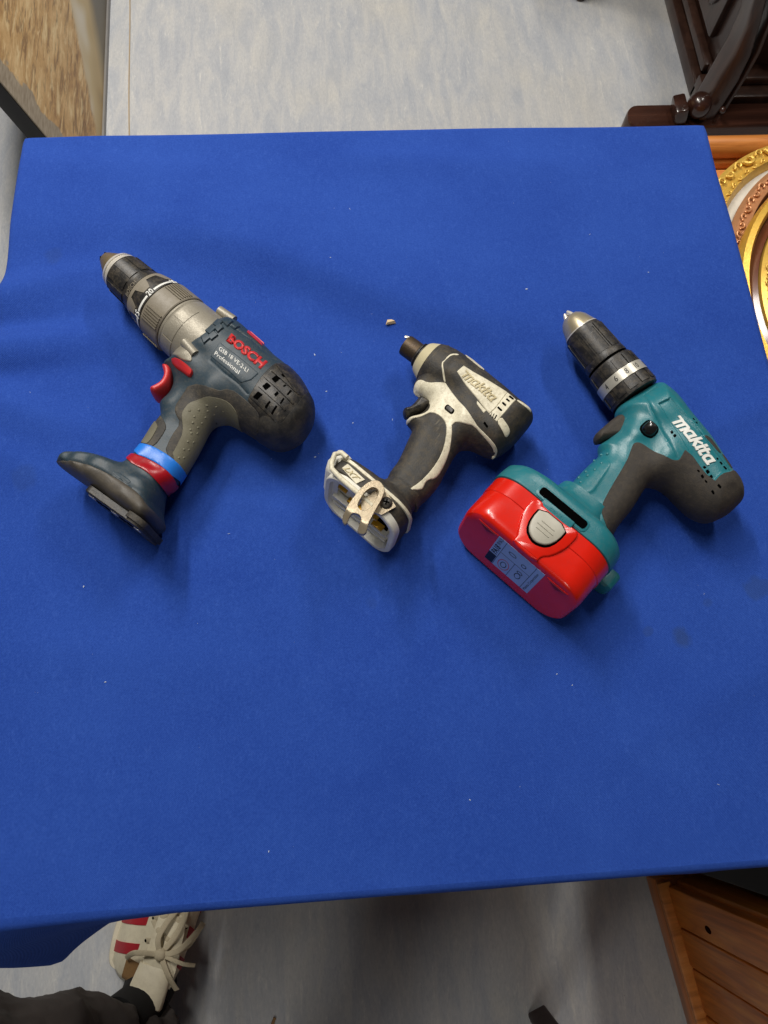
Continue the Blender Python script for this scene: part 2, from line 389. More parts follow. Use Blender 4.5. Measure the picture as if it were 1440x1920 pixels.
# outlines and surface pieces of the three tools, millimetres in each tool's own frame
HAMMER = dict(o=(-218.5,469.1),
  th=-0.8068,
  zc=36.0000,
  outline=[(133.3,31.2),(146.4,37.4),(157.7,37.7),(166.0,37.1),(183.2,36.8),(199.3,35.2),(208.9,36.1),(221.4,36.0),(231.6,35.0),(245.4,30.5),(254.9,25.6),(261.7,19.2),(266.4,11.1),(269.3,1.0),(269.2,-9.3),(265.8,-19.7),(259.1,-27.5),(247.1,-30.8),(234.4,-33.4),(223.6,-35.5),(216.5,-36.6),(209.6,-39.0),(205.3,-43.5),(203.9,-49.4),(205.6,-58.1),(212.0,-72.4),(217.6,-88.2),(221.0,-100.8),(223.7,-113.9),(221.4,-121.1),(223.4,-124.9),(228.4,-131.6),(231.4,-136.2),(236.6,-139.6),(240.1,-142.7),(239.3,-152.1),(232.7,-156.2),(225.7,-155.9),(209.0,-158.3),(177.1,-162.1),(161.6,-164.5),(147.9,-166.7),(136.0,-168.0),(138.0,-166.8),(135.6,-160.9),(139.2,-153.7),(150.5,-145.6),(159.8,-139.4),(170.6,-134.6),(180.8,-130.2),(179.3,-125.8),(177.9,-116.2),(175.1,-105.9),(171.6,-96.0),(168.1,-85.9),(167.0,-77.5),(160.6,-72.7),(155.1,-68.6),(155.4,-55.9),(147.3,-43.4),(129.4,-42.9),(130.2,-42.8),(127.8,-37.5),(130.3,-30.5),(126.0,-14.2)],
  ctrl=[(128,0,30,30),(150,0,33,33),(200,0,35,34),(235,0,34,32),(250,0,33,26),(264,0,31,17),(262,-18,29,17),(200,-30,32,30),(230,-30,32,28),(150,-25,28,26),(190,-58,20,19),(145,-45,15,13),(160,-60,16,14),(195,-80,17.5,18),(199,-95,17,18),(203,-112,18,18),(206,-124,22,17),(209,-134,30,13),(212,-148,35,9),(215,-160,35,7),(180,-150,33,8),(160,-155,28,7),(145,-160,22,6),(136,-163,16,5),(238,-152,33,9),(245,-155,31,8)],
  nose=[(0,6),(0,7),(9,11.5),(17,16.5),(20,18.5),(26,20),(54,22),(55,22.8),(61,24),(82,28.5),(84,29.3),(108,30),(109,29.5),(112,29.8),(150,31)],
  dark=[(169.6,-40.2),(196.2,-31.9),(203.5,-21.8),(219.6,-20.2),(239.9,-20.8),(247.0,-28.0),(249.8,-36.7),(239.2,-37.5),(229.3,-40.2),(220.6,-40.4),(205.2,-44.1),(205.1,-53.7),(217.1,-74.4),(227.2,-101.3),(201.9,-100.4),(195.0,-86.3),(191.4,-71.3),(182.6,-69.3),(176.9,-65.0),(172.9,-54.7)],
  olive=[(185.3,-63.0),(183.2,-54.0),(188.6,-44.4),(196.6,-37.1),(205.2,-31.4),(213.4,-30.2),(221.3,-32.3),(223.6,-35.0),(227.2,-39.4),(218.5,-39.6),(205.2,-44.1),(206.6,-55.1),(217.1,-74.4),(225.8,-100.0),(208.1,-98.5),(203.7,-86.5),(199.3,-76.2),(188.0,-67.1)],
  front_dark=[(163.8,-76.9),(175.8,-79.0),(184.0,-81.3),(187.6,-85.1),(192.2,-103.1),(186.3,-105.5),(182.3,-107.7),(171.0,-105.9),(167.0,-93.4),(163.0,-82.1)],
  front_olive=[(165.2,-83.4),(179.4,-86.5),(181.2,-89.2),(186.6,-103.8),(181.5,-107.1),(171.4,-105.6),(167.0,-93.4),(164.0,-84.2)],
  cap=[(213.0,25.7),(215.6,12.9),(217.6,0.5),(220.1,-9.0),(222.0,-18.1),(223.0,-20.0),(230.5,-20.8),(238.9,-21.9),(243.6,-31.3),(228.0,-50.0),(262.0,-48.0),(290.0,-20.0),(290.0,25.0),(262.0,48.0),(222.0,50.0)],
  tape_blue=[(181.4,-106.8),(192.4,-102.1),(208.2,-98.9),(220.8,-97.6),(226.2,-100.0),(223.3,-109.1),(214.0,-109.3),(198.7,-112.3),(185.2,-118.2),(170.6,-110.7)],
  tape_red=[(185.4,-118.3),(198.9,-112.5),(214.2,-109.4),(223.3,-109.1),(229.1,-114.2),(226.8,-122.3),(218.9,-121.7),(205.7,-121.9),(187.9,-126.7),(170.0,-121.5)],
  band=[(138.7,-167.4),(155.2,-159.3),(164.9,-153.8),(184.5,-147.2),(200.5,-142.7),(215.0,-140.5),(224.4,-140.1),(231.8,-141.7),(236.3,-141.2),(238.1,-141.2),(243.0,-140.5),(258.0,-140.0),(262.0,-165.0),(245.0,-180.0),(200.0,-185.0),(140.0,-182.0),(122.0,-168.0)],
  groove=[(138.7,-167.4),(155.2,-159.3),(164.9,-153.8),(184.5,-147.2),(200.5,-142.7),(215.0,-140.5),(224.4,-140.1),(231.8,-141.7),(236.3,-141.2),(238.1,-141.2)],
  hollow=[(174.3,-157.2),(185.1,-151.2),(197.4,-148.8),(208.1,-147.8),(207.4,-152.7),(194.8,-156.2),(179.7,-159.7)],
  badge=[(192.3,-142.8),(192.2,-140.5),(194.4,-138.3),(207.9,-136.7),(209.0,-138.6),(207.1,-141.1)],
  lab=[(165.9,2.2),(169.0,-12.5),(208.5,-13.2),(213.5,-5.6),(213.6,3.4),(196.3,3.1)],
  t_name=[(168.5,6.7),(211.7,7.2),(165.5,16.2),(209.4,18.2)],
  t_l1=[(170.4,-3.9),(206.5,-3.5),(169.0,-0.3),(205.0,0.2)],
  t_l2=[(170.5,-9.4),(201.8,-9.7),(169.4,-5.9),(200.8,-5.9)],
  flap=[(127.7,-29.9),(130.9,-25.5),(134.2,-17.3),(143.6,-18.6),(154.7,-22.3),(160.0,-26.5),(154.5,-29.6),(146.4,-31.2)],
  strip=[(169.0,29.7),(158.4,40.0),(177.0,40.0),(189.0,29.3)],
  switch=[(137.7,-35.0),(143.1,-31.9),(164.3,-31.0),(167.5,-32.8),(167.8,-37.7),(158.4,-37.8),(142.5,-37.3)],
  trigger=[(131.5,-43.3),(135.7,-38.6),(142.8,-39.6),(148.6,-45.4),(152.9,-54.0),(152.1,-61.7),(150.1,-67.0),(145.0,-68.5),(141.8,-66.1),(143.6,-60.1),(144.5,-55.0),(141.1,-48.3),(135.5,-45.2)],
  endcap=[(246.2,33.4),(255.5,10.2),(257.6,-3.6),(258.5,-16.6),(248.4,-17.9),(239.6,-20.8),(242.9,-27.2),(243.6,-31.5),(228.0,-52.0),(262.0,-48.0),(292.0,-20.0),(292.0,12.0)],
  line1=[(157.2,22.6),(180.7,25.9),(196.2,26.1),(209.7,25.7)],
  line2=[(171.2,-14.6),(191.3,-15.8),(207.9,-14.8),(219.0,-15.8)],
  chamf=[(246.3,31.0),(258.3,-16.5)],
  vents=[[(225.4,7.7),(225.2,13.1),(229.6,12.8),(230.0,7.3)],[(224.8,-2.8),(225.0,1.9),(229.8,2.0),(229.4,-3.6)],[(225.2,-14.8),(225.4,-9.2),(230.3,-8.7),(229.5,-14.3)],[(227.0,17.0),(226.7,21.3),(230.5,22.1),(230.2,17.0)],[(237.5,-1.5),(237.2,2.3),(239.8,1.6),(240.1,-2.0)],[(238.7,-14.4),(238.3,-8.9),(240.3,-8.7),(241.1,-14.4)],[(246.5,-14.7),(245.4,-7.9),(247.4,-8.0),(248.5,-14.5)],[(246.4,-4.1),(245.0,1.6),(246.8,1.3),(247.9,-4.0)],[(244.5,6.3),(243.0,11.9),(245.1,11.9),(246.0,6.9)],[(236.5,9.5),(236.4,12.6),(238.0,12.7),(238.2,9.7)],[(235.7,19.4),(234.4,23.2),(236.5,23.2),(237.5,19.7)],[(242.9,17.6),(241.4,22.1),(243.3,22.3),(244.4,18.4)]],
  ribs=[[(215.8,22.3),(250.4,14.8)],[(219.2,4.7),(254.3,4.6)],[(222.1,-5.0),(254.3,-4.9)],[(223.2,-16.2),(258.4,-16.7)],[(219.1,13.7),(247.9,14.8)]],
  teeth=[[(143.8,13.7),(141.9,19.4),(148.7,17.9),(149.7,13.1)],[(146.2,3.7),(145.7,9.7),(150.9,8.9),(151.7,3.5)],[(151.7,10.3),(151.7,14.5),(155.7,13.7),(156.1,9.3)],[(150.3,-4.2),(150.5,-0.2),(155.5,-1.3),(155.3,-6.4)],[(154.7,0.5),(154.6,4.8),(158.6,4.4),(158.4,-0.2)],[(149.6,21.3),(147.8,26.9),(152.4,26.5),(154.9,20.7)],[(157.5,23.4),(156.1,28.2),(160.1,27.8),(161.2,23.1)]],
  lug2=[(118.3,34.7),(127.6,37.6),(142.9,-17.9),(150.9,-17.6)],
  face_edge=[(126.8,35.8),(141.1,15.2),(145.6,0.1),(149.7,-11.0),(153.1,-19.6),(157.0,-24.3),(165.6,-21.6),(170.3,-21.2)],
  dots=[(196.4,-44.9),(202.1,-39.9),(193.8,-52.6),(198.9,-47.3),(189.7,-58.9),(207.8,-37.5),(195.7,-59.7),(200.4,-52.7),(203.0,-44.9),(198.5,-64.4),(202.0,-58.5),(201.4,-70.1),(203.1,-63.9),(203.7,-71.7),(206.0,-67.8),(207.2,-79.0),(209.4,-75.6),(210.0,-86.2),(211.9,-83.1),(212.8,-94.4),(214.4,-91.1)])
TEAL = dict(o=(234.9,371.2),
  th=-1.0675,
  zc=34.0000,
  outline=[(82.0,25.0),(95.0,29.0),(106.8,30.5),(123.3,29.0),(138.7,28.7),(150.7,28.6),(164.5,26.9),(171.6,25.8),(183.9,24.0),(189.4,22.9),(196.9,22.9),(205.0,20.3),(211.5,15.3),(213.6,12.1),(214.8,4.5),(216.1,-4.8),(214.7,-14.5),(213.5,-19.7),(208.8,-24.4),(201.1,-28.6),(192.7,-30.4),(182.1,-31.8),(172.9,-33.0),(166.1,-35.5),(160.5,-40.8),(157.0,-47.8),(159.8,-56.3),(163.7,-65.4),(168.5,-76.7),(171.7,-90.7),(177.0,-103.0),(179.1,-108.2),(183.0,-122.0),(184.0,-134.0),(132.0,-134.0),(130.0,-122.0),(124.3,-120.2),(121.9,-108.6),(117.8,-95.9),(114.1,-78.7),(112.7,-65.9),(105.2,-61.6),(103.8,-60.0),(104.0,-48.2),(95.6,-29.0),(84.0,-26.0),(81.0,-12.0),(81.0,8.0)],
  ctrl=[(85,0,27,26),(105,0,30,29),(150,0,31,29),(190,0,30,26),(206,0,27,22),(190,-20,29,24),(160,-20,29,27),(110,-30,24,22),(130,-45,20,19),(100,-45,16,14),(112,-60,16,14),(140,-75,18,18),(145,-95,18,18),(152,-112,19,18),(157,-125,22,19)],
  nose=[(-22,3),(-18,4.5),(-17,9),(-12,13),(0,17),(1,17.5),(3,18.5),(38,21),(41,21.5),(42,20.5),(43,20.5),(44,23.5),(81,25.5),(82,25),(110,26)],
  rubber=[(125.0,-48.3),(121.9,-43.2),(122.7,-39.9),(125.8,-36.8),(137.5,-33.1),(151.5,-28.8),(156.0,-24.1),(155.4,-21.3),(150.4,-11.6),(188.2,-13.1),(185.5,-2.1),(188.2,8.0),(188.1,15.5),(198.0,34.0),(230.0,25.0),(232.0,-35.0),(190.0,-52.0),(166.0,-50.0),(176.0,-70.0),(190.0,-110.0),(192.0,-136.0),(177.8,-110.4),(171.2,-110.5),(160.0,-108.3),(152.8,-103.2),(143.4,-84.5),(132.3,-59.0)],
  panel=[(105.1,-4.9),(106.4,6.9),(130.8,8.6),(153.2,8.7),(187.9,9.1),(185.2,-1.3),(187.3,-12.4),(148.8,-11.0),(128.7,-7.1)],
  groove1=[(89.7,-4.9),(95.9,-8.3),(104.5,-12.4),(119.6,-14.8),(140.2,-20.1),(153.9,-23.5)],
  groove2=[(89.3,-4.7),(88.8,5.2),(88.7,11.3)],
  groove3=[(106.0,7.5),(130.1,9.5),(148.5,8.8)],
  step=[(104.0,-4.2),(105.1,7.7),(108.0,7.0),(107.3,-5.3)],
  toprubber=[(149.6,8.9),(151.6,13.3),(157.2,15.7),(170.9,14.8),(169.1,11.3),(159.2,10.1)],
  toprubber2=[(171.1,13.5),(172.7,17.4),(186.6,16.6),(185.5,12.0)],
  vents=[[(131.4,-13.0),(131.0,-10.7),(133.8,-11.6),(134.1,-13.7)],[(135.5,-13.8),(135.2,-11.3),(137.8,-11.8),(138.2,-14.4)],[(172.0,-10.1),(171.9,-7.6),(174.3,-7.7),(174.3,-10.0)],[(176.0,-10.2),(175.9,-7.5),(179.3,-8.0),(179.3,-11.1)],[(181.5,-11.0),(181.2,-8.2),(184.2,-8.6),(184.5,-11.1)],[(171.3,-17.0),(171.6,-15.2),(174.5,-15.2),(174.5,-17.1)],[(177.0,-17.6),(176.7,-15.2),(180.4,-15.5),(180.4,-17.7)],[(182.3,-17.6),(182.0,-15.9),(185.4,-15.8),(185.6,-17.6)],[(192.4,-18.3),(192.4,-16.0),(196.5,-16.4),(196.5,-18.3)],[(191.5,-12.2),(191.0,-9.7),(195.0,-9.5),(195.7,-11.7)],[(171.8,5.7),(172.0,7.8),(173.8,7.7),(173.8,5.4)],[(176.1,5.7),(176.2,8.2),(179.2,7.9),(179.1,5.4)],[(181.1,5.6),(181.0,8.1),(184.5,8.5),(184.7,6.0)],[(131.4,13.1),(131.8,14.9),(133.8,14.6),(133.9,12.7)],[(135.9,12.2),(135.9,14.6),(137.9,14.2),(138.0,12.4)]],
  t_name=[(121.3,-5.3),(175.3,-6.5),(121.2,7.3),(175.1,5.7)],
  switch=[(114.1,-30.5),(112.3,-22.9),(113.3,-19.6),(120.7,-17.9),(124.5,-19.9),(126.2,-25.6),(125.3,-28.5),(119.5,-32.0)],
  trigger=[(93.9,-58.1),(92.5,-51.4),(90.3,-37.2),(89.3,-26.2),(94.5,-24.0),(105.0,-23.5),(111.4,-33.7),(105.8,-46.9),(103.0,-54.7),(101.1,-60.7)],
  pad=[(126.0,-70.6),(128.6,-75.5),(135.5,-93.0),(138.6,-99.3),(138.0,-106.6),(128.8,-115.8),(122.7,-114.4),(122.2,-117.3),(117.6,-101.2),(114.0,-81.0),(114.4,-70.4)],
  dots=[(121.2,-76.1),(123.1,-85.2),(119.8,-90.7),(120.6,-98.5),(124.2,-93.7),(122.3,-107.0),(125.6,-102.2),(127.2,-111.1),(121.7,-109.7),(116.5,-64.9),(113.7,-67.4),(114.7,-75.6)])
IMPACT = dict(o=(75.5,355.3),
  th=-0.7468,
  zc=31.0000,
  outline=[(13.9,23.0),(28.2,22.2),(40.5,24.4),(56.3,23.8),(72.9,21.5),(89.4,20.7),(102.4,18.4),(111.4,18.2),(120.6,16.6),(124.5,13.1),(125.9,11.0),(126.1,0.7),(126.1,-14.5),(124.4,-26.6),(122.2,-33.1),(118.9,-38.5),(114.8,-40.5),(108.4,-42.2),(100.7,-43.6),(94.3,-47.8),(91.2,-53.3),(91.4,-60.7),(92.8,-68.7),(94.7,-78.6),(98.1,-93.3),(98.1,-107.0),(96.2,-119.1),(99.0,-126.0),(62.0,-126.0),(56.7,-111.9),(56.3,-100.9),(54.6,-92.8),(52.0,-84.2),(48.7,-72.9),(46.9,-66.2),(41.7,-64.3),(38.5,-63.8),(36.7,-62.4),(37.2,-58.1),(41.0,-52.7),(43.8,-43.8),(40.5,-34.9),(32.6,-33.6),(26.0,-35.1),(21.8,-32.9),(19.5,-29.8),(17.6,-26.4)],
  ctrl=[(16,0,20.5,20),(28,0,25,24),(45,0,28,25),(80,0,29,24),(105,-5,29,22),(120,-8,27,18),(110,-30,27,21),(85,-30,26,23),(40,-30,18,17),(30,-30,12,10),(60,-45,18,17),(45,-62,14,12),(70,-70,16,17),(73,-90,16,17),(78,-107,16.5,18),(80,-118,18,18),(81,-126,21,18)],
  nose=[(-13,6.2),(-12.5,7),(1,7.2),(1,11),(4,13.5),(6,14),(6.2,15),(8,16.5),(15,20),(15.5,20.2),(17,20.7),(45,24)],
  cream=[(22.9,-25.3),(29.9,-24.8),(43.9,-17.6),(45.2,-18.0),(69.0,-27.0),(90.0,-34.6),(99.2,-35.5),(115.6,-36.3),(119.0,-36.2),(120.1,-36.7),(119.5,-40.9),(117.8,-40.7),(117.3,-38.6),(114.7,-38.2),(103.5,-37.7),(89.9,-36.6),(84.3,-40.1),(72.4,-45.0),(80.7,-54.6),(88.3,-67.6),(92.9,-85.1),(93.1,-94.2),(90.1,-98.5),(89.0,-102.9),(90.5,-107.0),(90.8,-110.7),(81.6,-120.6),(85.6,-107.8),(86.4,-90.5),(83.9,-73.2),(77.5,-59.1),(69.4,-48.5),(61.8,-46.3),(51.9,-47.4),(49.5,-50.1),(46.4,-56.5),(40.9,-62.0),(40.6,-63.8),(37.3,-63.8),(35.4,-59.0),(43.7,-53.9),(48.0,-47.9),(46.8,-41.9),(43.2,-37.2),(30.7,-35.0),(24.6,-35.3),(20.3,-31.7),(20.1,-27.4)],
  line=[(44.6,-17.2),(39.2,-13.1),(31.8,-6.0),(31.8,-1.6),(32.8,5.7),(37.9,10.1),(36.3,12.8),(31.1,7.3),(29.8,-0.8),(30.3,-6.6),(38.0,-13.9),(43.4,-18.0)],
  topline=[(41.0,16.2),(51.3,14.4),(63.9,13.7),(62.7,18.1),(50.2,18.5),(36.0,29.0)],
  logo=[(47.5,-6.3),(48.5,2.5),(71.4,4.8),(94.2,7.8),(95.5,-13.1),(94.3,-20.5),(71.3,-14.2)],
  ventplate=[(94.4,7.7),(104.3,6.6),(104.6,-10.6),(104.0,-22.8),(94.6,-20.9),(95.7,-13.3)],
  tail=[(104.0,-22.8),(104.4,-16.7),(110.5,-17.9),(116.4,-18.9),(118.8,-20.8),(118.7,-26.3),(113.3,-25.4)],
  reartop=[(105.0,5.6),(105.4,8.9),(120.1,12.1),(121.2,7.5)],
  patch=[(78.5,-17.2),(90.4,-19.6),(90.2,-23.0),(79.9,-19.6)],
  vents=[[(96.1,-21.5),(94.9,-18.1),(96.0,-18.1),(97.0,-21.8)],[(98.3,-22.0),(97.1,-17.8),(98.4,-18.3),(99.4,-22.2)],[(100.4,-22.0),(99.7,-17.9),(101.2,-17.9),(101.8,-22.1)],[(96.3,-12.8),(96.3,-10.6),(102.0,-11.5),(101.4,-13.5)],[(96.8,-6.7),(96.8,-4.4),(101.4,-5.0),(101.6,-7.3)],[(97.3,-1.4),(97.4,1.0),(101.6,0.3),(101.7,-1.8)],[(97.7,2.9),(97.4,5.9),(102.6,5.8),(103.0,3.1)],[(95.4,-30.4),(95.5,-28.4),(100.8,-30.2),(100.6,-31.7)]],
  t_name=[(50.8,-7.1),(91.0,-12.1),(51.4,2.3),(92.4,-2.9)],
  hook=[(61.5,-139.7),(64.7,-137.9),(69.1,-138.4),(72.7,-140.4),(75.0,-144.3),(76.6,-149.6),(77.9,-155.9),(78.9,-160.8),(79.9,-165.7),(81.2,-171.1),(82.7,-174.7),(84.4,-178.1),(83.1,-180.7),(79.2,-181.6),(77.4,-181.2),(75.7,-176.5),(74.9,-173.2),(72.7,-171.0),(69.0,-171.2),(65.9,-173.0),(65.5,-176.2),(66.9,-180.6),(66.8,-182.8),(63.3,-182.8),(61.1,-180.2),(59.9,-176.0),(58.5,-168.9),(57.7,-161.3),(57.2,-153.4),(58.0,-146.8),(59.4,-142.8)],
  hookhole=[(63.8,-146.2),(66.3,-144.5),(69.5,-144.7),(71.6,-147.2),(73.0,-152.7),(73.9,-158.5),(73.8,-163.1),(71.7,-166.1),(67.8,-166.9),(65.0,-165.9),(63.7,-162.9),(62.7,-158.0),(62.1,-151.8)],
  switch=[(58.7,-38.7),(63.6,-39.1),(68.3,-39.4),(68.2,-34.3),(63.5,-33.5),(58.6,-32.8)],
  trigger=[(27.5,-56.3),(27.7,-53.5),(30.8,-50.2),(31.2,-43.2),(30.2,-34.5),(40.8,-33.0),(45.1,-35.5),(43.6,-44.0),(40.6,-50.6),(36.0,-56.7),(34.0,-60.8),(30.4,-59.2)])

# ================================================================ floor
def nodes_mat(name):
    m = bpy.data.materials.new(name); m.use_nodes = True; nt = m.node_tree
    return m, nt.nodes, nt.links, nt.nodes['Principled BSDF']
def tex(N, L, kind, scale, src, vec=(1, 1, 1), rot=(0, 0, 0), loc=(0, 0, 0), **kw):
    mp = N.new('ShaderNodeMapping'); mp.inputs['Scale'].default_value = vec; mp.inputs['Rotation'].default_value = rot; mp.inputs['Location'].default_value = loc; L.new(src, mp.inputs[0])
    n = N.new(kind); n.inputs['Scale'].default_value = scale; L.new(mp.outputs[0], n.inputs['Vector'])
    for k, v in kw.items(): n.inputs[k].default_value = v
    return n.outputs[0]
def rampc(N, L, src, stops):
    r = N.new('ShaderNodeValToRGB'); e = r.color_ramp.elements
    while len(e) < len(stops): e.new(.5)
    for k, (p, c) in zip(e, stops): k.position = p; k.color = c
    L.new(src, r.inputs[0]); return r.outputs[0]
def mixc(N, L, fac, a, b, mode='MIX'):
    x = N.new('ShaderNodeMix'); x.data_type = 'RGBA'; x.blend_type = mode
    for s, v in ((0, fac), (6, a), (7, b)):
        if isinstance(v, (float, int, tuple)): x.inputs[s].default_value = v
        else: L.new(v, x.inputs[s])
    return x.outputs[2]
def mapr(N, L, src, a, b, c=0.0, d=1.0):
    r = N.new('ShaderNodeMapRange'); r.clamp = True
    for i, v in ((1, a), (2, b), (3, c), (4, d)): r.inputs[i].default_value = v
    L.new(src, r.inputs[0]); return r.outputs[0]
def math2(N, L, op, a, b):
    m = N.new('ShaderNodeMath'); m.operation = op
    for i, v in ((0, a), (1, b)):
        if isinstance(v, (float, int)): m.inputs[i].default_value = v
        else: L.new(v, m.inputs[i])
    return m.outputs[0]
def floor_material():
    m, N, L, b = nodes_mat('marbled vinyl'); tc = N.new('ShaderNodeTexCoord').outputs['Object']
    a = tex(N, L, 'ShaderNodeTexNoise', 34, tc, (1, .22, 1), Detail=10, Roughness=.72, Distortion=.7)
    c = rampc(N, L, a, [(.26, lin(150, 155, 163)), (.44, lin(162, 165, 170)), (.56, lin(172, 173, 174)), (.74, lin(182, 181, 177))])
    s = tex(N, L, 'ShaderNodeTexNoise', 85, tc, (1, .17, 1), (0, 0, .06), Detail=8, Roughness=.75, Distortion=.8)
    c = mixc(N, L, mapr(N, L, s, .58, .72, 0, .7), c, lin(206, 204, 196)); c = mixc(N, L, mapr(N, L, s, .42, .28, 0, .5), c, lin(132, 138, 152))
    k = tex(N, L, 'ShaderNodeTexNoise', 5, tc, (1, .6, 1), Detail=3); c = mixc(N, L, mapr(N, L, k, .5, .75, 0, .35), c, lin(196, 188, 168))
    sp = tex(N, L, 'ShaderNodeTexNoise', 190, tc, Detail=2); c = mixc(N, L, mapr(N, L, sp, .74, .8, 0, .45), c, lin(70, 70, 74))
    g = tex(N, L, 'ShaderNodeTexNoise', 300, tc, (1, .3, 1), Detail=5, Roughness=.8); c = mixc(N, L, mapr(N, L, g, .5, .3, 0, .4), c, lin(128, 130, 138)); c = mixc(N, L, mapr(N, L, g, .56, .72, 0, .35), c, lin(222, 220, 212))
    sc_ = tex(N, L, 'ShaderNodeTexNoise', 12, tc, (1, 9, 1), (0, 0, .5), Detail=8, Roughness=.8, Distortion=.4); c = mixc(N, L, mapr(N, L, sc_, .66, .70, 0, .3), c, lin(218, 216, 210))
    L.new(c, b.inputs['Base Color']); L.new(mapr(N, L, a, .3, .7, .36, .52), b.inputs['Roughness'])
    bp = N.new('ShaderNodeBump'); bp.inputs['Strength'].default_value = .12; bp.inputs['Distance'].default_value = .001; L.new(s, bp.inputs['Height']); L.new(bp.outputs[0], b.inputs['Normal'])
    return m
FLOORM = floor_material()
bm = bmesh.new(); vs = [bm.verts.new(p) for p in ((-3.2, -2.2, 0), (3.4, -2.2, 0), (3.4, 4.2, 0), (-3.2, 4.2, 0))]; bm.faces.new(vs)
tag(bmo('floor', bm, FLOORM), 'pale grey marbled vinyl floor sheet under everything', None, None, 'structure')
bm = bmesh.new()        # welded joint between two vinyl sheets
pts = [(-.474 - .049*(y - 1.453) + .0012*math.sin(y*11), y) for y in np.linspace(.6, 4.0, 60)]
l_ = [bm.verts.new((x - .0014, y, .0012)) for x, y in pts]; r_ = [bm.verts.new((x + .0014, y, .0012)) for x, y in pts]
for i in range(59): bm.faces.new((l_[i], r_[i], r_[i+1], l_[i+1]))
tag(bmo('floor_joint', bm, mat('brown joint', lin(150, 132, 104), .6)), 'thin brown joint line between two vinyl floor sheets', None, None, 'structure')

# ================================================================ table and its blue cloth
X0, X1, Y0, Y1 = -.332, .437, -.106, .663
def wood(name, c0, c1, c2, rough, axis='z', scale=1.0, coat=0.0):
    m, N, L, b = nodes_mat(name); tc = N.new('ShaderNodeTexCoord').outputs['Object']
    st = {'x': (.08, 1, 1), 'y': (1, .08, 1), 'z': (1, 1, .08)}[axis]
    w = tex(N, L, 'ShaderNodeTexNoise', 30*scale, tc, st, Detail=5, Roughness=.6, Distortion=1.6)
    f = tex(N, L, 'ShaderNodeTexNoise', 160*scale, tc, st, Detail=3)
    c = rampc(N, L, w, [(.3, c0), (.5, c1), (.7, c2)]); c = mixc(N, L, mapr(N, L, f, .35, .7, 0, .35), c, c0)
    L.new(c, b.inputs['Base Color']); b.inputs['Roughness'].default_value = rough; b.inputs['Coat Weight'].default_value = coat; b.inputs['Coat Roughness'].default_value = .1
    bp = N.new('ShaderNodeBump'); bp.inputs['Strength'].default_value = .15; bp.inputs['Distance'].default_value = .001; L.new(w, bp.inputs['Height']); L.new(bp.outputs[0], b.inputs['Normal'])
    return m
M['board'] = wood('brown table board', lin(70, 46, 30), lin(98, 66, 42), lin(120, 84, 54), .5, 'x')
tb = thing('card_table', 'square folding table hidden beneath the blue cloth', 'table', ((X0 + X1)/2, (Y0 + Y1)/2, 0))
bm = bmesh.new(); add_box(bm, (0, 0, .722), (X1 - X0 - .012, Y1 - Y0 - .012, .030), None, .006); bmo('table_top', bm, M['board'], tb)
for sx in (-1, 1):
    for sy in (-1, 1):
        bm = bmesh.new(); add_tube(bm, [(sx*.33, sy*.33, .004), (sx*.34, sy*.34, .706)], .014, 12); bmo('leg', bm, M['board'], tb)

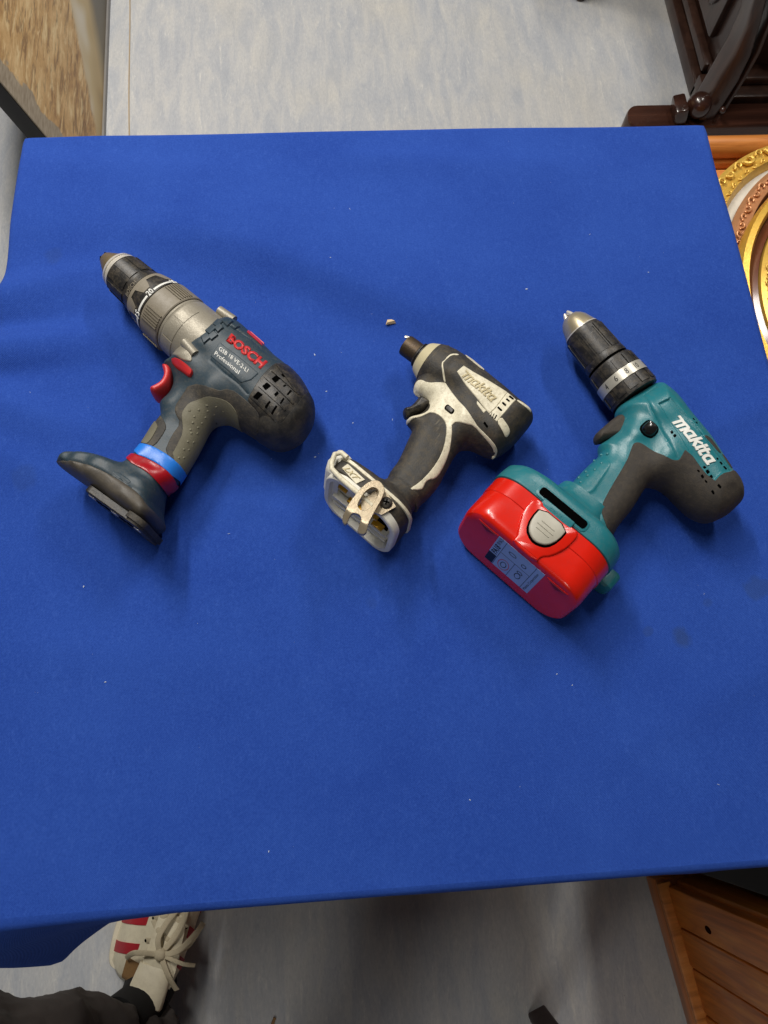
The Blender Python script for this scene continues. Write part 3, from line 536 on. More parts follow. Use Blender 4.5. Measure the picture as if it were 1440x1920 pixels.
def cloth_material():
    m, N, L, b = nodes_mat('blue twill'); tcn = N.new('ShaderNodeTexCoord'); tc = tcn.outputs['Object']
    big = tex(N, L, 'ShaderNodeTexNoise', 9, tc, Detail=6, Roughness=.65); c = mixc(N, L, mapr(N, L, big, .3, .7), lin(32, 66, 152), lin(41, 77, 164))
    fz = tex(N, L, 'ShaderNodeTexNoise', 620, tc, Detail=3, Roughness=.75); c = mixc(N, L, mapr(N, L, fz, .46, .72, 0, .32), c, lin(62, 100, 190)); c = mixc(N, L, mapr(N, L, fz, .48, .28, 0, .3), c, lin(18, 46, 118))
    tw = tex(N, L, 'ShaderNodeTexWave', 300, tc, (1, 1, 1), (0, 0, .78), Distortion=1.6, Detail=2); c = mixc(N, L, mapr(N, L, tw, .2, .9, 0, .28), c, lin(20, 50, 126))
    gr = tex(N, L, 'ShaderNodeTexNoise', 260, tc, (1, .45, 1), Detail=5, Roughness=.85); c = mixc(N, L, mapr(N, L, gr, .54, .78, 0, .2), c, lin(84, 122, 208)); c = mixc(N, L, mapr(N, L, gr, .46, .28, 0, .18), c, lin(22, 52, 128))
    # old marks in the cloth
    sep = N.new('ShaderNodeSeparateXYZ'); L.new(tc, sep.inputs[0])
    wob = tex(N, L, 'ShaderNodeTexNoise', 60, tc, Detail=4)
    for x, y, r, s in ((.289, .080, .010, .42), (.261, .086, .005, .25), (.369, .121, .013, .30), (.319, .109, .005, .2), (-.285, .50, .012, .16), (-.29, .26, .013, .15), (.02, .125, .006, .12)):
        dx = math2(N, L, 'SUBTRACT', sep.outputs[0], x); dy = math2(N, L, 'SUBTRACT', sep.outputs[1], y)
        d = math2(N, L, 'SQRT', math2(N, L, 'ADD', math2(N, L, 'MULTIPLY', dx, dx), math2(N, L, 'MULTIPLY', dy, dy)), 0.0)
        d = math2(N, L, 'ADD', d, math2(N, L, 'MULTIPLY', math2(N, L, 'SUBTRACT', wob, .5), r*1.6))
        c = mixc(N, L, mapr(N, L, d, r, r*.6, 0, s), c, lin(46, 62, 84))
    L.new(c, b.inputs['Base Color']); b.inputs['Roughness'].default_value = .9; b.inputs['Specular IOR Level'].default_value = .15
    b.inputs['Sheen Weight'].default_value = .05; b.inputs['Sheen Roughness'].default_value = .5; b.inputs['Sheen Tint'].default_value = lin(150, 180, 240)
    bp = N.new('ShaderNodeBump'); bp.inputs['Strength'].default_value = .35; bp.inputs['Distance'].default_value = .0006; L.new(tw, bp.inputs['Height'])
    bp2 = N.new('ShaderNodeBump'); bp2.inputs['Strength'].default_value = .25; bp2.inputs['Distance'].default_value = .001; L.new(gr, bp2.inputs['Height']); L.new(bp.outputs[0], bp2.inputs['Normal']); L.new(bp2.outputs[0], b.inputs['Normal'])
    return m
RX = [-.34, -.217, -.14, -.068, .014, .093, .223, .33, .45]; RY = [.552, .541, .531, .505, .463, .428, .404, .40, .41]; RA = [3, 6, 11, 14, 13, 10, 5.5, 2, 0]
def ridge(x, y, x0, y0, x1, y1, h, w0, w1):
    """soft crease from one point to another; steep on its near side"""
    L2 = (x1-x0)**2 + (y1-y0)**2; t = ((x-x0)*(x1-x0) + (y-y0)*(y1-y0))/L2; d = ((x-x0)*(y1-y0) - (y-y0)*(x1-x0))/math.sqrt(L2)
    e = np.where(t < 0, -t, np.where(t > 1, t-1, 0))*math.sqrt(L2); amp = h*np.exp(-(e/.035)**2)*np.clip(1.05 - .75*np.clip(t, 0, 1), 0, 1)
    return amp*np.exp(-(d/np.where(d > 0, w1, w0))**2)
def cloth_z(x, y):
    yr = np.interp(x, RX, RY); a = np.interp(x, RX, RA)*.001; d = y - yr
    z = a*np.where(d > 0, np.exp(-(d/.085)**2), np.exp(-(d/.034)**2))
    z = z - .0012*np.exp(-((d + .055)/.03)**2)*np.interp(x, RX, RA)/6
    z = z + ridge(x, y, -.335, .395, -.20, .405, .014, .018, .026) + ridge(x, y, -.335, .455, -.22, .485, .011, .018, .026) + ridge(x, y, -.335, .34, -.23, .30, .008, .017, .024) + ridge(x, y, -.335, .29, -.26, .255, .005, .016, .022)
    z = z + ridge(x, y, -.335, .365, -.26, .37, -.003, .01, .012) + ridge(x, y, -.335, .42, -.25, .43, -.003, .011, .012)
    z = z + .0022*np.sin(14*x + 9*y)*np.exp(-((y - .60)/.05)**2) + .0018*np.sin(30*y + 6*x)*np.exp(-((x + .31)/.05)**2)
    z = z + ridge(x, y, -.10, .30, .05, .20, .0022, .02, .03) + ridge(x, y, -.25, .10, .0, .06, .0018, .02, .03) + ridge(x, y, .05, .62, .30, .60, .003, .014, .02) + ridge(x, y, -.28, .62, -.05, .60, .003, .016, .024) + ridge(x, y, .42, .30, .30, .26, .0025, .014, .02) + ridge(x, y, -.18, .245, -.06, .215, .0028, .012, .018) + ridge(x, y, .36, .05, .2, -.02, .0018, .016, .022)
    z = z + .0008*np.sin(9*x + 4*y + 1) * np.sin(7*y - 3*x) + .0006*np.sin(23*x - 11*y)*np.sin(17*y + 5*x)
    return z
def build_cloth():
    nx, ny = 240, 240; r = .0065
    xs = np.linspace(X0 + r, X1 - r, nx); ys = np.linspace(Y0 + r, Y1 - r, ny); gx, gy = np.meshgrid(xs, ys); gz = .7405 + cloth_z(gx, gy)
    V = [tuple(p) for p in np.stack([gx, gy, gz], 2).reshape(-1, 3)]; Fc = [(j*nx + i, j*nx + i + 1, (j+1)*nx + i + 1, (j+1)*nx + i) for j in range(ny-1) for i in range(nx-1)]
    loop = [i for i in range(nx)] + [j*nx + nx - 1 for j in range(1, ny)] + [(ny-1)*nx + i for i in range(nx-2, -1, -1)] + [j*nx for j in range(ny-2, 0, -1)]
    n = len(loop); P = np.array([V[i] for i in loop]); cx = P[:, 0]; cy = P[:, 1]
    # outward direction, turning smoothly through the corners
    ox = np.zeros(n); oy = np.zeros(n); ox[cx >= xs[-1] - 1e-6] += 1; ox[cx <= xs[0] + 1e-6] -= 1; oy[cy >= ys[-1] - 1e-6] += 1; oy[cy <= ys[0] + 1e-6] -= 1
    for _ in range(3): ox = (np.roll(ox, 1) + ox*2 + np.roll(ox, -1))/4; oy = (np.roll(oy, 1) + oy*2 + np.roll(oy, -1))/4
    l = np.hypot(ox, oy); ox /= l; oy /= l
    s = np.cumsum(np.hypot(*(np.roll(P, -1, 0) - P).T[:2])); 
    fold = .5 + .5*np.sin(s*2*np.pi/.115 + 1.1*np.sin(s*7.0) + .6)
    left = np.exp(-((cx - X0)/.02)**2); near = np.exp(-((cy - Y0)/.02)**2); far = np.exp(-((cy - Y1)/.02)**2); right = np.exp(-((cx - X1)/.02)**2)
    nl = np.clip((-.150 - cx)/.18, 0, 1)*near                     # near edge swells toward the left corner
    bul = left*(np.exp(-((cy - .40)/.035)**2)*1.0 + np.exp(-((cy - .355)/.016)**2)*.9 + np.exp(-((cy - .47)/.03)**2)*.35 + np.exp(-((cy-.2)/.1)**2)*.5)
    flare = .010 + .012*fold*(1 - .8*near) + .048*nl + .022*left*np.clip((Y0 + .12 - cy)/.14, 0, 1) + .014*bul - .010*right - .014*far - .006*near*(1 - nl)
    prev = loop; depth = [.0, .004, .012, .025, .045, .075, .11, .15, .19, .225, .245]
    rr = [(r*math.sin(a), r*(1 - math.cos(a))) for a in (math.radians(30), math.radians(60), math.radians(84))]
    rings = []
    for dx, dz in rr: rings.append((np.full(n, dx) + .006*nl*(dx/r) + .004*bul*(dx/r), np.full(n, dz)))
    for d in depth[1:]:
        out = r + .0012*np.sin(s*37 + 2*np.sin(s*9)) + flare*(d/.245)**.8 + .006*nl + .004*bul + .010*(fold - .5)*np.clip(d/.12, 0, 1)*(1 - .6*right)*(1 - .7*far)*(1 - .8*near) + .012*nl*math.sin(min(d/.05, 1)*1.57)
        rings.append((out, r + d*(1 + .05*np.sin(s*11))))
    for out, dz in rings:
        base = len(V)
        for k in range(n): V.append((cx[k] + ox[k]*out[k], cy[k] + oy[k]*out[k], P[k, 2] - dz[k]))
        for k in range(n):
            k2 = (k + 1) % n; a, b = (prev[k], prev[k2]); Fc.append((a, base + k, base + k2, b))
        prev = [base + k for k in range(n)]
    me = pyd('tablecloth', V, [f[::-1] if i >= (nx-1)*(ny-1) else f for i, f in enumerate(Fc)])
    o = link('tablecloth', me, cloth_material(), sharp=80)
    tag(o, 'royal blue cloth spread over the square table under the tools', 'tablecloth')
    return o
build_cloth()

# ================================================================ dark carved cabinet beyond the table
M['mahog'] = wood('dark stained wood', lin(38, 24, 19), lin(52, 34, 27), lin(66, 46, 37), .3, 'z', .8, .35)
M['mahog_x'] = wood('dark stained wood along', lin(40, 22, 16), lin(56, 32, 24), lin(72, 44, 33), .26, 'x', .8, .4)
cb = thing('carved_cabinet', 'dark carved wooden cabinet with scroll leg and ball foot, beyond the far right table corner', 'cabinet', (.93, 1.5, 0))
def cbx(name, x0, x1, y0, y1, z0, z1, m, bev=.004, par=cb, rz=0):
    bm = bmesh.new(); add_box(bm, ((x0 + x1)/2, (y0 + y1)/2, (z0 + z1)/2), (x1 - x0, y1 - y0, z1 - z0), None, bev); return bmo(name, bm, m, par)
cbx('carcass', .035, .9, .05, .7, .03, 1.1, M['mahog'])
cbx('side_rail', .0, .05, .03, .72, .0, .035, M['mahog']); cbx('side_stile', .012, .05, .62, .72, .035, 1.1, M['mahog'])
cbx('side_panel', .016, .04, .11, .58, .10, 1.0, M['mahog'], .01); cbx('side_moulding', .010, .034, .06, .62, .052, .075, M['mahog'], .006)
cbx('front_plinth', .0, .95, -.03, .05, .0, .06, M['mahog'], .008); cbx('front_moulding', .02, .95, .005, .06, .06, .082, M['mahog'], .006)
for x0, x1 in ((.10, .42), (.48, .84)):
    fpn = cbx('front_panel', x0, x1, .03, .056, .13, .62, M['mahog'], .01); cbx('panel_field', x0 + .05, x1 - .05, .016, .05, .18, .57, M['mahog'], .012, fpn if 0 else cb)
bm = bmesh.new()     # runner with a rounded end
out = [(.1, -.085), (-.13, -.085)] + [(-.155 + .0*k + .03*math.cos(a) - .0, -.05 + .035*math.sin(a)) for k, a in enumerate(np.linspace(-1.57, -4.71, 12))] + [(-.13, -.015), (.1, -.015)]
out = [((x if x < .05 else .9) - .02, y - .035) for x, y in out]
add_loft(bm, [[(x, y, z) for x, y in (resample(A, 1, True) if 0 else A)] for A, z in ((out, 0), (out, .05), ([(x*.985, y*.97) for x, y in out], .056))]); bmo('foot_runner', bm, M['mahog_x'], cb)
bm = bmesh.new(); add_box(bm, (-.083, -.085, .075), (.03, .055, .045), Matrix.Rotation(-.25, 3, 'Y'), .006); bmo('foot_collar', bm, M['mahog_x'], cb)
bm = bmesh.new(); k = bmesh.ops.create_uvsphere(bm, u_segments=32, v_segments=18, radius=.029)['verts']; bmesh.ops.translate(bm, vec=(-.040, -.085, .087), verts=k); bmo('ball_foot', bm, M['mahog_x'], cb)
bm = bmesh.new(); k = bmesh.ops.create_uvsphere(bm, u_segments=16, v_segments=10, radius=.008)['verts']; bmesh.ops.translate(bm, vec=(.012, -.105, .09), verts=k); bmo('ball_stud', bm, M['mahog_x'], cb)
bm = bmesh.new(); path = [(-.012, .05), (.0, .09), (.012, .14), (.020, .19), (.016, .25), (-.002, .31), (-.03, .37), (-.06, .44), (-.075, .52), (-.06, .60), (-.01, .66)]
rg = []
for i, (x, z) in enumerate(path):
    a, b_ = path[max(i-1, 0)], path[min(i+1, len(path)-1)]; t = Vector((b_[0]-a[0], b_[1]-a[1])).normalized(); nx_, nz_ = t.y, -t.x; w = .020 + .006*math.sin(i)
    rg.append([(x + nx_*u*w, -.065 + .055*min(1, i/4) + v*.034, z + nz_*u*w) for u, v in rrect(1, 1, .35, 4)])
add_loft(bm, rg); bmo('scroll_leg', bm, M['mahog'], cb)
bm = bmesh.new(); rg = []
for i, (x, z) in enumerate(path):
    a, b_ = path[max(i-1, 0)], path[min(i+1, len(path)-1)]; t = Vector((b_[0]-a[0], b_[1]-a[1])).normalized(); nx_, nz_ = t.y, -t.x
    rg.append([(x + nx_*(u*.006 + .027) + .012, -.065 + .055*min(1, i/4) + v*.024, z + nz_*(u*.006 + .027)) for u, v in rrect(1, 1, .5, 3)])
add_loft(bm, rg); bmo('leg_bead', bm, M['mahog'], cb)
for k in range(9):       # carved leaves on the side panel
    bm = bmesh.new(); q = bmesh.ops.create_icosphere(bm, subdivisions=2, radius=.02)['verts']; bmesh.ops.scale(bm, vec=(.4, .7, 1.5), verts=q); bmesh.ops.rotate(bm, cent=(0, 0, 0), matrix=Matrix.Rotation(.6*(-1)**k, 3, 'X'), verts=q); bmesh.ops.translate(bm, vec=(.012, .16 + .02*(k % 2) + .012*k, .17 + .034*k), verts=q); bmo('carved_leaf', bm, M['mahog'], cb)
# tip of a dark turned chair foot at the top of the view
ch = thing('side_chair', 'dark turned chair leg standing on the pale floor left of the carved cabinet', 'chair', (.70, 1.895, 0))
def lathe_z(name, prof, m, par, n=24, loc=None):
    bm = bmesh.new(); add_loft(bm, [[(r*math.cos(2*math.pi*k/n), r*math.sin(2*math.pi*k/n), z) for k in range(n)] for z, r in prof]); return bmo(name, bm, m, par, loc)
lathe_z('leg', [(0, .010), (.004, .015), (.03, .019), (.06, .016), (.07, .02), (.09, .02), (.10, .016), (.25, .022), (.40, .02), (.44, .024)], M['mahog'], ch)
for dx, dy in ((.36, 0), (0, .36), (.36, .36)): lathe_z('leg', [(0, .010), (.004, .015), (.03, .019), (.06, .016), (.07, .02), (.10, .016), (.25, .022), (.44, .024)], M['mahog'], ch, 16, (dx, dy, 0))
bm = bmesh.new(); add_box(bm, (.18, .18, .455), (.42, .42, .035), None, .012); bmo('seat', bm, M['mahog_x'], ch)

# ================================================================ framed print leaning at the left
def print_material():
    m, N, L, b = nodes_mat('straw print'); tc = N.new('ShaderNodeTexCoord').outputs['Object']       # local: y along the print, z up it
    sep = N.new('ShaderNodeSeparateXYZ'); L.new(tc, sep.inputs[0]); Y, Z = sep.outputs[1], sep.outputs[2]
    st = tex(N, L, 'ShaderNodeTexNoise', 16, tc, (1, .4, 1.0), (.5, 0, 0), Detail=6, Roughness=.7)
    c = rampc(N, L, st, [(.30, lin(150, 106, 60)), (.48, lin(206, 164, 106)), (.62, lin(228, 192, 136)), (.78, lin(240, 214, 168))])
    for rot, sc__, ds in ((.35, 60, 7.0), (-.75, 75, 9.0), (1.15, 95, 6.0)):
        w_ = tex(N, L, 'ShaderNodeTexNoise', sc__, tc, (1, .13, 1.0), (rot, 0, 0), (0, sc__*.01, 0), Detail=4, Roughness=.6, Distortion=.6)
        c = mixc(N, L, mapr(N, L, w_, .43, .33, 0, .6), c, lin(112, 74, 40)); c = mixc(N, L, mapr(N, L, w_, .58, .66, 0, .6), c, lin(246, 222, 170))
    fine = tex(N, L, 'ShaderNodeTexNoise', 210, tc, (1, .2, 1), (.9, 0, 0), Detail=4)
    # soft out-of-focus strip near the floor
    bl = tex(N, L, 'ShaderNodeTexNoise', 7, tc, (1, .5, 1), Detail=2); soft = rampc(N, L, bl, [(.36, lin(128, 120, 108)), (.5, lin(190, 164, 116)), (.62, lin(206, 184, 138)), (.75, lin(226, 216, 196))])
    lim = math2(N, L, 'ADD', math2(N, L, 'MULTIPLY', Y, .42), -.045); d = math2(N, L, 'SUBTRACT', Z, math2(N, L, 'ADD', lim, math2(N, L, 'MULTIPLY', math2(N, L, 'SUBTRACT', st, .5), .05)))
    c = mixc(N, L, mapr(N, L, d, .006, -.006), c, soft)
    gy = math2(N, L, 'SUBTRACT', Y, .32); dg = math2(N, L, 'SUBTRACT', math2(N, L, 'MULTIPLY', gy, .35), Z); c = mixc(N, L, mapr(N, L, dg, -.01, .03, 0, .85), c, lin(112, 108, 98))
    # rough grey ledge along the near edge
    ed = tex(N, L, 'ShaderNodeTexNoise', 24, tc, Detail=5); e = math2(N, L, 'ADD', Y, math2(N, L, 'MULTIPLY', math2(N, L, 'SUBTRACT', ed, .5), .09))
    ledge = mixc(N, L, mapr(N, L, fine, .3, .7), lin(150, 134, 112), lin(182, 168, 146)); c = mixc(N, L, mapr(N, L, e, .062, .055), c, ledge)
    L.new(c, b.inputs['Base Color']); b.inputs['Roughness'].default_value = .45; return m
pr_ = thing('framed_print', 'large straw print on a black edged board leaning at the left beyond the table', 'picture', (-.528, 1.246, 0))
pr_.rotation_euler = (0, -math.radians(14.5), math.radians(1.9))
bm = bmesh.new(); add_box(bm, (-.020, .50, .40), (.034, 1.0, .80), None, .0015); bmo('frame', bm, mat('black frame edge', lin(22, 21, 22), .5), pr_)
bm = bmesh.new(); add_box(bm, (-.0012, .50, .402), (.003, .992, .79), None, .0005); bmo('print', bm, print_material(), pr_)
bm = bmesh.new(); add_box(bm, (.0025, .50, .004), (.006, 1.0, .008)); bmo('edge_strip', bm, mat('grey edge strip', lin(120, 118, 116), .4), pr_)

# ================================================================ pine furniture on the right
M['pine_z'] = wood('pine upright grain', lin(128, 62, 16), lin(206, 116, 38), lin(228, 146, 60), .34, 'z', 1.0, .15)
M['pine_y'] = wood('pine level grain', lin(150, 80, 24), lin(206, 118, 44), lin(224, 144, 64), .34, 'y', 1.0, .2)
M['pine_x'] = wood('pine cross grain', lin(150, 88, 36), lin(200, 126, 60), lin(216, 146, 78), .34, 'x', 1.0, .2)
pc = thing('pine_cupboard', 'knotty pine cupboard side with upright boards at the lower right corner', 'cupboard', (.489, -.228, 0), math.radians(-7.5) + math.pi)
pc.rotation_euler = (0, 0, math.radians(7.5)); pc.location = (.489, -.228, 0)
def pbx(name, x0, x1, y0, y1, z0, z1, m, bev=.003, par=pc):
    bm = bmesh.new(); add_box(bm, ((x0 + x1)/2, (y0 + y1)/2, (z0 + z1)/2), (x1 - x0, y1 - y0, z1 - z0), None, bev); return bmo(name, bm, m, par)
pbx('plinth', .0, .5, -.62, .0, .0, .052, M['pine_y'], .005); pbx('plinth_bead', -.004, .02, -.62, -.004, .053, .062, M['pine_x'], .003)
yb = [-.010, -.072, -.130, -.196, -.27, -.35, -.43, -.52, -.61]
for a, b_ in zip(yb, yb[1:]): pbx('board', .012 + .0012*random.random(), .030, b_ + .0012, a - .0012, .0535, .80, M['pine_z'], .0022)
pbx('carcass', .031, .5, -.615, -.006, .0535, .80, M['pine_z'])
pbx('top', -.012, .52, -.63, .008, .802, .825, M['pine_y'], .004)
for y, z in ((-.052, .175), (-.155, .30), (-.235, .20)):
    bm = bmesh.new(); k = bmesh.ops.create_uvsphere(bm, u_segments=16, v_segments=8, radius=.008)['verts']; bmesh.ops.scale(bm, vec=(.16, .7, 1.2), verts=k); bmesh.ops.translate(bm, vec=(.0125, y, z), verts=k); bmo('knot', bm, mat('dark knot', lin(40, 16, 8), .8, spec=0.0), pc)
bx_ = thing('gap_shade_case', 'black gap case made up to stand for the deep shade behind the pine cupboard beside the table', 'case', (.50, -.20, 0))  # made-up box: its black stands for the shade in this gap
pbx('body', .0, .5, .0, .32, .0, .42, mat('black gap case', lin(14, 13, 13), .6), .006, bx_); pbx('lid', -.004, .504, -.004, .324, .4215, .45, mat('black gap case lid', lin(16, 15, 15), .55), .006, bx_)
cs = thing('pine_chest', 'orange pine chest with a rounded back rail under the gilt frames', 'chest', (.52, .26, 0))
pbx('carcass', .0, .75, .0, .60, .0, .47, M['pine_x'], .004, cs); pbx('top', -.01, .76, -.01, .575, .4715, .492, M['pine_x'], .006, cs)
pbx('back_board', .0, .75, .592, .612, .4715, .485, M['pine_x'], .003, cs)
bm = bmesh.new(); add_tube(bm, [(.0, .612, .497), (.38, .612, .497), (.75, .612, .497)], .0165, 20); bmo('back_rail', bm, M['pine_x'], cs)

# ================================================================ gilt frames stacked on the chest
M['gilt'] = mat('gilt', lin(226, 184, 84), .34, lin(120, 80, 26), .45, 90, .3, 500, metallic=.45)
M['gilt2'] = mat('deep gilt', lin(210, 166, 64), .3, lin(110, 76, 26), .4, 70, .25, 400, metallic=.5)
M['bronze'] = mat('copper gilt', lin(200, 142, 98), .34, lin(104, 60, 38), .5, 90, .3, 500, metallic=.45)
M['brownfr'] = mat('brown varnish', lin(96, 50, 30), .3, coat=.3)
M['backing'] = mat('pale backing', lin(206, 200, 186), .7, lin(170, 160, 140), .3, 30)
def ringmesh(name, prof, m, par, n=120, sq=1.0):
    """oval moulding: prof = (radius, height) section"""
    bm = bmesh.new(); rr = []
    for k in range(n):
        a = 2*math.pi*k/n; rr.append([bm.verts.new((r*math.cos(a), r*sq*math.sin(a), z)) for r, z in prof])
    for k in range(n):
        A, B = rr[k], rr[(k+1) % n]
        for i in range(len(prof)): j = (i+1) % len(prof); bm.faces.new((A[i], B[i], B[j], A[j]))
    return bmo(name, bm, m, par)
def orn(par, R, z, n, m, size, seed, a0=75, a1=265, sq=1.0, name='ornament'):
    """carved scrolls round a frame: each a curl with a bead"""
    rg_ = random.Random(seed); size0 = size
    for k in range(n):
        a = math.radians(a0 + (a1 - a0)*k/(n - 1)); bm = bmesh.new(); pts = []; rad = []; size = size0*rg_.uniform(.78, 1.22)
        for i in range(9):
            t = i/8; q = t*4.6; rr = size*(1 - .72*t); pts.append(Vector((math.cos(q)*rr, math.sin(q)*rr*(1 if k % 2 else -1), size*.25*math.sin(t*3)))); rad.append(size*.33*(1 - .45*t))
        add_tube(bm, pts, rad, 8)
        q = bmesh.ops.create_icosphere(bm, subdivisions=1, radius=size*.34)['verts']; bmesh.ops.translate(bm, vec=(size*1.15, 0, 0), verts=q)
        M4 = Matrix.Translation((R*math.cos(a), R*sq*math.sin(a), z)) @ Matrix.Rotation(a + math.pi/2 + rg_.uniform(-.2, .2), 4, 'Z'); bmesh.ops.transform(bm, matrix=M4, verts=bm.verts)
        bmo(name, bm, m, par)
f1 = thing('pierced_gilt_picture_frame', 'round gilt frame with pierced carved scrolls, lowest of the stack by the table', 'picture frame', (.757, .630, .4925), 0, 'gilt frames stacked on the chest')
ringmesh('moulding', [(.234, .016), (.234, .026), (.228, .030), (.216, .028), (.206, .034), (.203, .036), (.200, .030), (.196, .020), (.196, .016)], M['gilt'], f1, sq=1.0)
ringmesh('backing_board', [(.197, .016), (.197, .022), (.02, .022), (.02, .016)], M['backing'], f1)
ringmesh('back_rim', [(.232, .0), (.232, .014), (.19, .014), (.19, .0)], M['gilt2'], f1)
orn(f1, .223, .032, 40, M['gilt'], .0085, 1, 60, 280); orn(f1, .207, .036, 46, M['gilt'], .0042, 2, 60, 280, name='leaf_ornament')
f2 = thing('bronze_picture_frame', 'copper coloured oval frame lying on the pierced gilt frame', 'picture frame', (.790, .585, .533), 0, 'gilt frames stacked on the chest')
ringmesh('moulding', [(.238, .0), (.238, .008), (.232, .013), (.222, .012), (.216, .016), (.214, .010), (.212, .0)], M['bronze'], f2)
ringmesh('inner_moulding', [(.2118, .0), (.2115, .010), (.205, .013), (.196, .010), (.190, .0)], M['brownfr'], f2)
orn(f2, .227, .014, 54, M['bronze'], .0058, 3, 60, 280)
f3 = thing('gilt_picture_frame', 'large gilt frame with ridged bands and beaded ring, topmost of the frame stack', 'picture frame', (.800, .520, .552), 0, 'gilt frames stacked on the chest')
ringmesh('outer_band', [(.262, .0), (.262, .012), (.258, .020), (.250, .022), (.246, .016), (.244, .0)], M['gilt2'], f3)
ringmesh('cove', [(.2438, .0), (.2436, .008), (.238, .006), (.232, .010), (.231, .0)], M['brownfr'], f3)
ringmesh('ornate_band', [(.2308, .0), (.230, .014), (.224, .018), (.216, .016), (.214, .0)], M['gilt'], f3)
ringmesh('inner_band', [(.2138, .0), (.213, .012), (.206, .019), (.196, .017), (.192, .008), (.190, .0)], M['gilt2'], f3)
ringmesh('bead_band', [(.1898, .0), (.189, .010), (.178, .013), (.176, .0)], M['gilt'], f3)
orn(f3, .223, .019, 64, M['gilt'], .0044, 4, 75, 285, name='band_ornament'); orn(f3, .183, .013, 60, M['gilt'], .003, 5, 75, 285, name='bead')

M['endcap'] = mat('scuffed black cap', lin(36, 35, 34), .55, lin(120, 112, 98), .55, 30, .4, 500)
M['nosetan'] = mat('dull tan steel', lin(128, 112, 84), .4, lin(70, 58, 42), .5, 60, .2, 500, metallic=.5)
TOP = .7398          # upper face of the cloth
def root_of(D, name, label, cat, group): return thing(name, label, cat, (D['o'][0]*MM, D['o'][1]*MM, TOP), D['th'], group)
A_ = lambda k: np.asarray(k, float)
def rads(nose):
    n = A_(nose); return lambda u: float(np.interp(u, n[:, 0], n[:, 1]))
GROUP = 'cordless power tools lying on the blue cloth'

